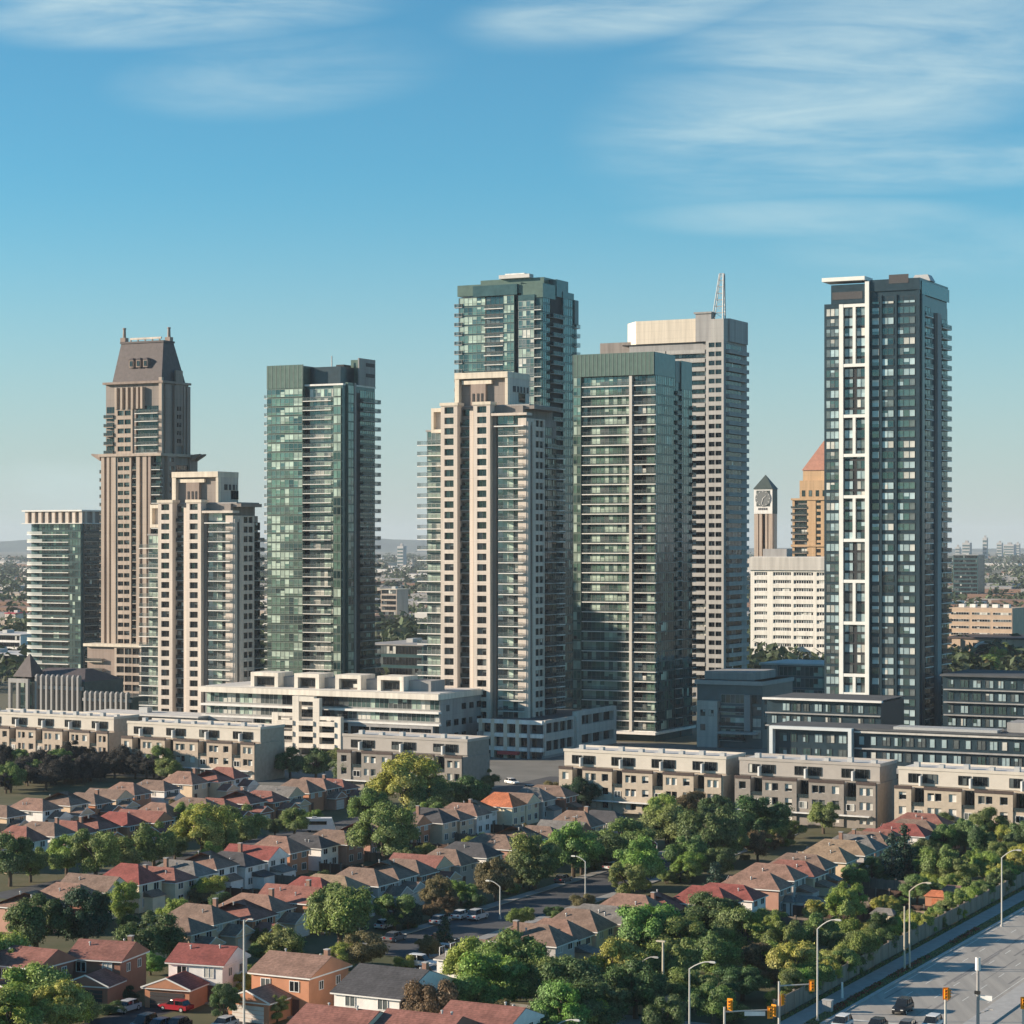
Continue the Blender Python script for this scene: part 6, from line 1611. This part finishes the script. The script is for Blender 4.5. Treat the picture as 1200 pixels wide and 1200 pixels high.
for i, (u, v, w_, Y, lab) in enumerate([(1132, 636, 9, 6500, 'broad far tower on the skyline at the right, left of the tall thin one'), (1154, 630, 5, 6500, 'tall thin far tower on the skyline at the right'), (1171, 636, 6, 7200, 'far slab on the skyline right of the tall thin one'), (1182, 638, 12, 7000, 'pale low far block on the skyline near the right edge'),
                                          (1192, 637, 5, 7600, 'last small far block on the skyline at the right edge'), (469, 640, 7, 5200, 'pale far block on the skyline in the gap beside the lone green tower'), (1122, 641, 5, 6000, 'small far block on the skyline touching the charcoal tower')]):
    t = Bld('distant_tower', lab, 'tower', u + w_ / 2, Y); xl = t.fx(u - w_ / 2); z = t.zv(v)
    t.core(fw, xl, 0, 0, -xl, 0, z); t.box('roof', concg, xl * .7, xl * .3, -xl * .3, -xl * .6, z + .05, z + 6)
    for k in range(6): t.box('window_band', spteal, xl * .96, xl * .04, -.5, -.02, z * (k + .3) / 6.5, z * (k + .8) / 6.5)
    t.done()
b = MB(); hm = mat('hill_wooded', (.055, .075, .05), .95, .3, .003)
rr = random.Random(3); pr = None
for k in range(121):
    x = -9000 + 150 * k * 1.0; env = 1.0 if x < -800 else max(.25, 1 - (x + 800) / 2500)
    z = (62 + 34 * (math.sin(x * .0011 + 1) * .5 + .5) + 14 * math.sin(x * .004) + rr.uniform(-4, 4)) * env
    c = ((x, 13500, -5), (x, 14200, z), (x, 15600, z * .8), (x, 15700, -5))
    if pr:
        for a in range(3): b.quad(pr[a], c[a], c[a + 1], pr[a + 1], hm)
    pr = c
tag(b.build('hills'), kind='structure')
# ------------------------------------------------------------------ sky, sun, air, camera
SUN_EL, SUN_DIR = 17.0, -1.5
w = bpy.data.worlds.new('World'); scene.world = w; w.use_nodes = True
nt = w.node_tree; N = nt.nodes; L = nt.links
bg = N['Background']
sky = N.new('ShaderNodeTexSky'); sky.sky_type = 'NISHITA'; sky.sun_disc = False
sky.sun_elevation = rad(SUN_EL); sky.sun_rotation = rad(-90 - SUN_DIR)
sky.air_density = 1.0; sky.dust_density = 0.0; sky.ozone_density = 6.0; sky.altitude = 100
tint = N.new('ShaderNodeMix'); tint.data_type = 'RGBA'; tint.blend_type = 'MULTIPLY'; tint.inputs[0].default_value = 1.0
tint.inputs[7].default_value = (.66, .97, .82, 1)
L.new(sky.outputs[0], tint.inputs[6])
tc = N.new('ShaderNodeTexCoord'); sx = N.new('ShaderNodeSeparateXYZ'); L.new(tc.outputs['Generated'], sx.inputs[0])
def math_(op, a, b=None, c=None):
    n = N.new('ShaderNodeMath'); n.operation = op
    for i, x in enumerate((a, b, c)):
        if x is None: continue
        if isinstance(x, (int, float)): n.inputs[i].default_value = x
        else: L.new(x, n.inputs[i])
    return n.outputs[0]
ysafe = math_('MAXIMUM', sx.outputs[1], .05)
cu = math_('DIVIDE', sx.outputs[0], ysafe); cv = math_('DIVIDE', sx.outputs[2], ysafe)
cb = N.new('ShaderNodeCombineXYZ'); L.new(cu, cb.inputs[0]); L.new(cv, cb.inputs[1])
def fibre(sx_, sy_, rot, det, seed):
    mp = N.new('ShaderNodeMapping'); mp.inputs['Scale'].default_value = (sx_, sy_, 1); mp.inputs['Rotation'].default_value = (0, 0, rad(rot)); mp.inputs['Location'].default_value = (seed, seed * .7, 0)
    L.new(cb.outputs[0], mp.inputs[0])
    nz = N.new('ShaderNodeTexNoise'); nz.inputs['Scale'].default_value = 1; nz.inputs['Detail'].default_value = det; nz.inputs['Roughness'].default_value = .58; nz.inputs['Distortion'].default_value = .6
    L.new(mp.outputs[0], nz.inputs['Vector']); return nz.outputs['Fac']
def bank(u, v, ru, rv, rot=0.0):
    """soft elliptical region of sky in which a cloud bank lies"""
    du = math_('SUBTRACT', cu, (u - 600) / FOC); dv = math_('SUBTRACT', cv, (HZ - v) / FOC)
    c, s = math.cos(rad(rot)), math.sin(rad(rot))
    p = math_('ADD', math_('MULTIPLY', du, c), math_('MULTIPLY', dv, s)); q = math_('SUBTRACT', math_('MULTIPLY', dv, c), math_('MULTIPLY', du, s))
    p = math_('DIVIDE', p, ru / FOC); q = math_('DIVIDE', q, rv / FOC)
    r = math_('ADD', math_('MULTIPLY', p, p), math_('MULTIPLY', q, q))
    m = N.new('ShaderNodeMapRange'); m.interpolation_type = 'SMOOTHSTEP'; m.inputs['From Min'].default_value = 1.0; m.inputs['From Max'].default_value = 0.0
    L.new(r, m.inputs[0]); return m.outputs[0]
n1 = fibre(3.6, 17, 15, 9, 4.3); n2 = fibre(9, 58, 9, 9, 7.7)
mixn = math_('ADD', math_('MULTIPLY', n1, .6), math_('MULTIPLY', n2, .4))
gm_ = N.new('ShaderNodeMapRange'); gm_.interpolation_type = 'SMOOTHSTEP'; gm_.inputs['From Min'].default_value = .17; gm_.inputs['From Max'].default_value = -.02; gm_.inputs['To Min'].default_value = .0; gm_.inputs['To Max'].default_value = .85
L.new(cv, gm_.inputs[0])
veil = N.new('ShaderNodeMix'); veil.data_type = 'RGBA'; L.new(gm_.outputs[0], veil.inputs[0]); L.new(tint.outputs[2], veil.inputs[6]); veil.inputs[7].default_value = (3.0, 3.1, 3.2, 1)
total = None
for (u, v, ru, rv, rot, amt) in ((210, 8, 300, 55, 3, 1.2), (330, 86, 230, 60, 5, .5), (740, 5, 240, 55, 8, 1.0), (1010, 85, 380, 150, 16, 1.0),
                                 (1080, 190, 330, 42, 3, .8), (960, 255, 260, 30, 0, .5), (1130, 40, 240, 120, 0, .7), (60, 590, 190, 60, 0, .5), (1130, 290, 260, 50, 0, .4)):
    b = math_('MULTIPLY', bank(u, v, ru, rv, rot), amt)
    total = b if total is None else math_('MAXIMUM', total, b)
mr = N.new('ShaderNodeMapRange'); mr.interpolation_type = 'SMOOTHSTEP'; mr.inputs['From Min'].default_value = .37; mr.inputs['From Max'].default_value = .68
L.new(mixn, mr.inputs[0])
cloud = math_('MULTIPLY', math_('ADD', math_('MULTIPLY', mr.outputs[0], .74), .08), total)
mc = N.new('ShaderNodeMix'); mc.data_type = 'RGBA'; L.new(cloud, mc.inputs[0]); L.new(veil.outputs[2], mc.inputs[6]); mc.inputs[7].default_value = (3.6, 4.5, 4.6, 1)
L.new(mc.outputs[2], bg.inputs[0]); bg.inputs[1].default_value = SKY_STRENGTH = 0.094
sd = bpy.data.lights.new('sun', 'SUN'); sd.energy = 5.0; sd.angle = rad(.6); sd.color = (1.0, .84, .66)
so = bpy.data.objects.new('sun', sd); COL.objects.link(so)
d = Vector((math.cos(rad(SUN_EL)) * math.cos(rad(SUN_DIR)), math.cos(rad(SUN_EL)) * math.sin(rad(SUN_DIR)), -math.sin(rad(SUN_EL))))
so.rotation_euler = d.to_track_quat('-Z', 'Y').to_euler(); so.location = (-300, 300, 300)

b = MB(); hz = bpy.data.materials.new('haze'); hz.use_nodes = True
hn = hz.node_tree; hn.nodes.remove(hn.nodes['Principled BSDF'])
pv = hn.nodes.new('ShaderNodeVolumePrincipled'); pv.inputs['Color'].default_value = (.74, .84, .95, 1); pv.inputs['Density'].default_value = HAZE if 'HAZE' in globals() else 0.45e-4
hn.links.new(pv.outputs[0], hn.nodes['Material Output'].inputs['Volume'])
b.box(-9000, 9000, -250, 15800, -1.0, 165, hz)
if globals().get('USE_HAZE', True): tag(b.build('haze'), kind='stuff')

cd = bpy.data.cameras.new('camera'); cd.sensor_width = 36; cd.lens = 36 * FOC / 1200; cd.shift_y = (HZ - 600) / 1200
cd.clip_start = 1; cd.clip_end = 40000
co = bpy.data.objects.new('camera', cd); COL.objects.link(co); co.location = (0, 0, EYE); co.rotation_euler = (rad(90), 0, 0)
scene.camera = co
vs = scene.view_settings; vs.view_transform = 'Standard'; vs.look = 'None'; vs.gamma = 1.0; vs.exposure = 0.95; vs.use_curve_mapping = False
scene.cycles.max_bounces = 6; scene.cycles.transparent_max_bounces = 12; scene.cycles.volume_bounces = 0
scene.cycles.use_denoising = True
